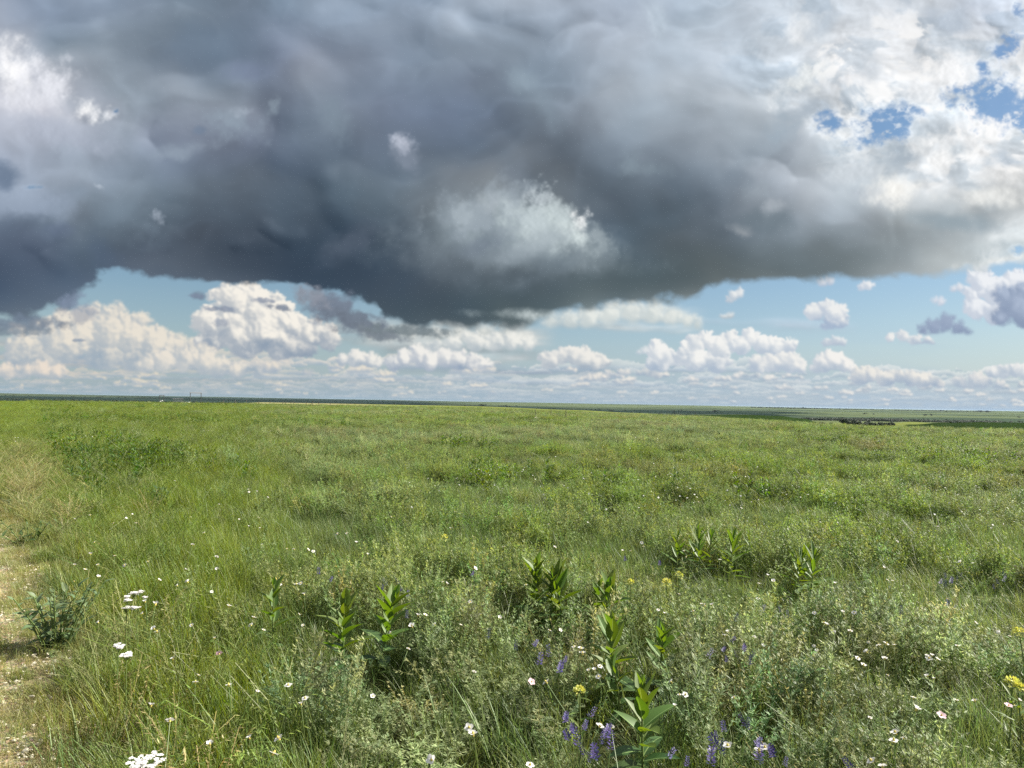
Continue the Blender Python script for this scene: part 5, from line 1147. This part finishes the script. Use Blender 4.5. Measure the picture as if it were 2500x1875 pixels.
# purple spikes
def spike_head(seed_, h=.060):
    rnd = random.Random(seed_); b = MB()
    for k in range(34):
        f = k / 33; a = k * 2.4 + rnd.uniform(-.3, .3); d = Vector((math.cos(a), math.sin(a), .35)); q = Vector((0, 0, h * f)) + d * .004
        b.leaflet(q, d, (0, 0, 1), .0165 * (1.15 - .6 * f) * rnd.uniform(.7, 1.2), .0095, 0)
    return b
SPK = []
for k in range(3):
    b = spike_head(k); h2 = MB(); h2.V, h2.F, h2.M = list(b.V), list(b.F), list(b.M); h2.tube([(0, 0, .08), (0, 0, -.05), (.01, .01, -.24)], [.0012, .0018, .0022], 4, 1)
    SPK.append((mesh_of('blossom_head', b.V, b.F, M_PUR), mesh_of('purple_spike', h2.V, h2.F, [M_PUR, M_STEM], False, h2.M)))
sb = MB(); sb.tube([(0, 0, .08), (0, 0, -.05), (.01, .01, -.24)], [.0012, .0018, .0022], 4); SST = mesh_of('stem', sb.V, sb.F, M_STEM)
PS = [(1316,1619),(1340,1600),(1366,1633),(1377,1612),(1302,1572),(1380,1754),(1425,1777),(1439,1747),(1389,1799),(1410,1816),(1429,1840),(1453,1847),(1477,1792),(1489,1827),(1754,1823),(1735,1861),(1768,1782),(1824,1775),(1851,1851),(1845,1813),(1888,1840),(1675,1868),(1630,1844),(1784,1563),(1765,1584),(1727,1601),(1817,1581),(1831,1619),(1793,1511),(1858,1490),(1527,1364),(1611,1374),(1592,1381),
 (2309,1407),(2294,1420),(2337,1411),(2306,1428),(2448,1414),(2438,1421),(2429,1433),(2339,1470),(2316,1473),(2197,1494),(1907,1489),(1923,1503),(1887,1841),(1821,1768),(1916,1867),(2081,1872),(933,1435),(946,1421),(976,1421),(981,1437),(995,1452),(804,1414),(777,1397),(992,1504),(1257,1582),(1191,1553),(1151,1400),(2345,1402),(2321,1418),(2455,1404),(2330,1482),(1762,1838),(1748,1800),(1440,1858),(1466,1812),(1860,1862),(1400,1782),(1835,1600),(1800,1600),(1775,1610),(1460,1228),(1448,1222)]
wp = where(PS); BIGP = {(1316,1619),(1340,1600),(1366,1633),(1410,1816),(1453,1847),(1489,1827),(1754,1823),(1735,1861),(1851,1851),(1477,1792)}
for i, (X, Y) in enumerate(PS):
    x, y = ray_plane(X, Y + 6, .40); k = i % 3; s_ = U(.5, .85); rt = (U(-.55, .55), U(-.55, .55), U(0, 6))
    if (X, Y) in BIGP:
        e = link('purple_spike', None, loc=(x, y, .40), rot=rt, scale=(1.0,) * 3); link('blossom_head', SPK[k][0], e); link('stem', SST, e); o = e
    else: o = link('purple_spike', SPK[k][1], loc=(x, y, .40), rot=rt, scale=(s_,) * 3)
    sset(o, '%s flower spike, %s' % ('large violet' if (X, Y) in BIGP else 'purple', wp[i]), 'flower spike', 'purple flower spikes in the meadow')

# flat white yarrow heads
def yarrow(X, Y, w, label, h_=.42):
    x, y = ray_plane(X, Y, h_); e = link('yarrow', None, loc=(x, y, h_), rot=(U(-.1, .15), U(-.1, .1), 0)); b = MB(); st = MB(); rnd = random.Random(int(X))
    st.tube([(0, 0, -.03), (0, 0, -.2), (.01, 0, -h_)], [.002, .0025, .003], 5)
    for k in range(int(60 + 2600 * w)):
        if k % 12 == 0: aa_ = rnd.uniform(0, 6.283); rc_ = w * .5 * math.sqrt(rnd.uniform(0, 1)) * rnd.uniform(.8, 1.12); cx_, cy_, cz_ = math.cos(aa_) * rc_, math.sin(aa_) * rc_, rnd.uniform(-.005, .004) - rc_ * .15
        a = rnd.uniform(0, 6.283); r_ = .0085 * math.sqrt(rnd.uniform(0, 1)); q = Vector((cx_ + math.cos(a) * r_, cy_ + math.sin(a) * r_, cz_ - r_ * .25)); 
        for j in range(3): b.leaflet(q, (math.cos(j * 2.1 + k), math.sin(j * 2.1 + k), .25), (0, 0, 1), .0048, .0046)
        if k % 9 == 0: st.tube([(0, 0, -.035), (q.x, q.y, q.z - .003)], [.001, .0008], 3, cap=False)
    b.build('flower_head', M_PETAL, e); st.build('stem', M_STEM, e); sset(e, label, 'yarrow', 'flat-topped white yarrow heads'); return e
for X, Y, w, lab in [(326,1446,.044,'wide white yarrow head, top left one of the cluster by the track'),(343,1443,.044,'topmost white yarrow head of the cluster by the track'),(356,1456,.024,'small yarrow head at the right of the cluster'),(310,1455,.024,'small cream yarrow head at the left of the cluster'),
        (312,1464,.036,'thin cream yarrow head at the centre left of the cluster'),(309,1481,.038,'lower left white yarrow head of the cluster'),(331,1481,.042,'lower right cream yarrow head of the cluster'),
        (289,1576,.052,'upper one of two white yarrow heads below the cluster'),(309,1595,.046,'lower one of two white yarrow heads below the cluster'),(360,1852,.115,'biggest flat white yarrow head, at the bottom edge'),(340,1866,.06,'yarrow head tucked under the biggest one at the bottom edge')]:
    yarrow(X, Y, w, lab, .43)
# yellow flower heads
YL = leaf_mesh('leaf', 1, .16, .3, .2, M_MILK)
def yellow(X, Y, w, label, pale=False, h_=.44):
    w *= .82
    x, y = ray_plane(X, Y, h_); e = link('yellow_flower', None, loc=(x, y, h_), rot=(U(-.1, .1), U(-.1, .1), U(0, 6))); b = MB(); rnd = random.Random(int(X + Y))
    for k in range(70):
        d = Vector((rnd.gauss(0, 1), rnd.gauss(0, 1), rnd.gauss(.4, .8))).normalized(); q = Vector((d.x * w * .5, d.y * w * .5, d.z * w * .38))
        b.leaflet(q, d + Vector((rnd.uniform(-.6, .6), rnd.uniform(-.6, .6), .3)), (rnd.uniform(-1, 1), 0, 1), .016, .010)
    b.build('flower_head', M_YEL, e); st = MB(); st.tube([(0, 0, -.02), (0, .01, -.18), (.01, .01, -h_)], [.003, .003, .004], 5); st.build('stem', M_STEM, e)
    for k in range(7): a = k * 2.4; link('leaf', YL, e, loc=(0, 0, -.03 - .03 * k), rot=(U(.2, .8), 0, a), scale=(.075,) * 3)
    sset(e, label, 'flower', 'yellow flower heads in the meadow'); return e
for X, Y, w, lab in [(1628,1422,.055,'lower left lobe of the double yellow flower head'),(1658,1405,.05,'upper right lobe of the double yellow flower head'),(1085,1313,.06,'pale yellow flower head above the left-hand milkweeds'),(1540,1421,.03,'small yellow-green flower head left of the double one'),
        (2489,1545,.055,'upper yellow flower head at the right edge'),(2472,1667,.052,'lower yellow flower head at the right edge'),(2486,1678,.035,'small orange-yellow head under the lower one at the right edge'),(1414,1687,.03,'small yellow-green flower head below the middle, left of the large milkweed')]:
    yellow(X, Y, w, lab)

# ---------------------------------------------------------------- the air between here and the horizon
hb = MB(); hb.box(-36000, -36000, -102.5, 36000, 36000, 12)
hm_, hn, hl = nmat('haze_air'); ho = hn.new('ShaderNodeOutputMaterial'); pv = hn.new('ShaderNodeVolumePrincipled'); pv.inputs['Color'].default_value = (.66, .84, 1.0, 1); pv.inputs['Density'].default_value = HAZE; pv.inputs['Anisotropy'].default_value = .2
hl.new(pv.outputs[0], ho.inputs['Volume'])
haze = hb.build('haze', hm_); sset(haze, 'thin blue haze over the distant prairie', kind='stuff')
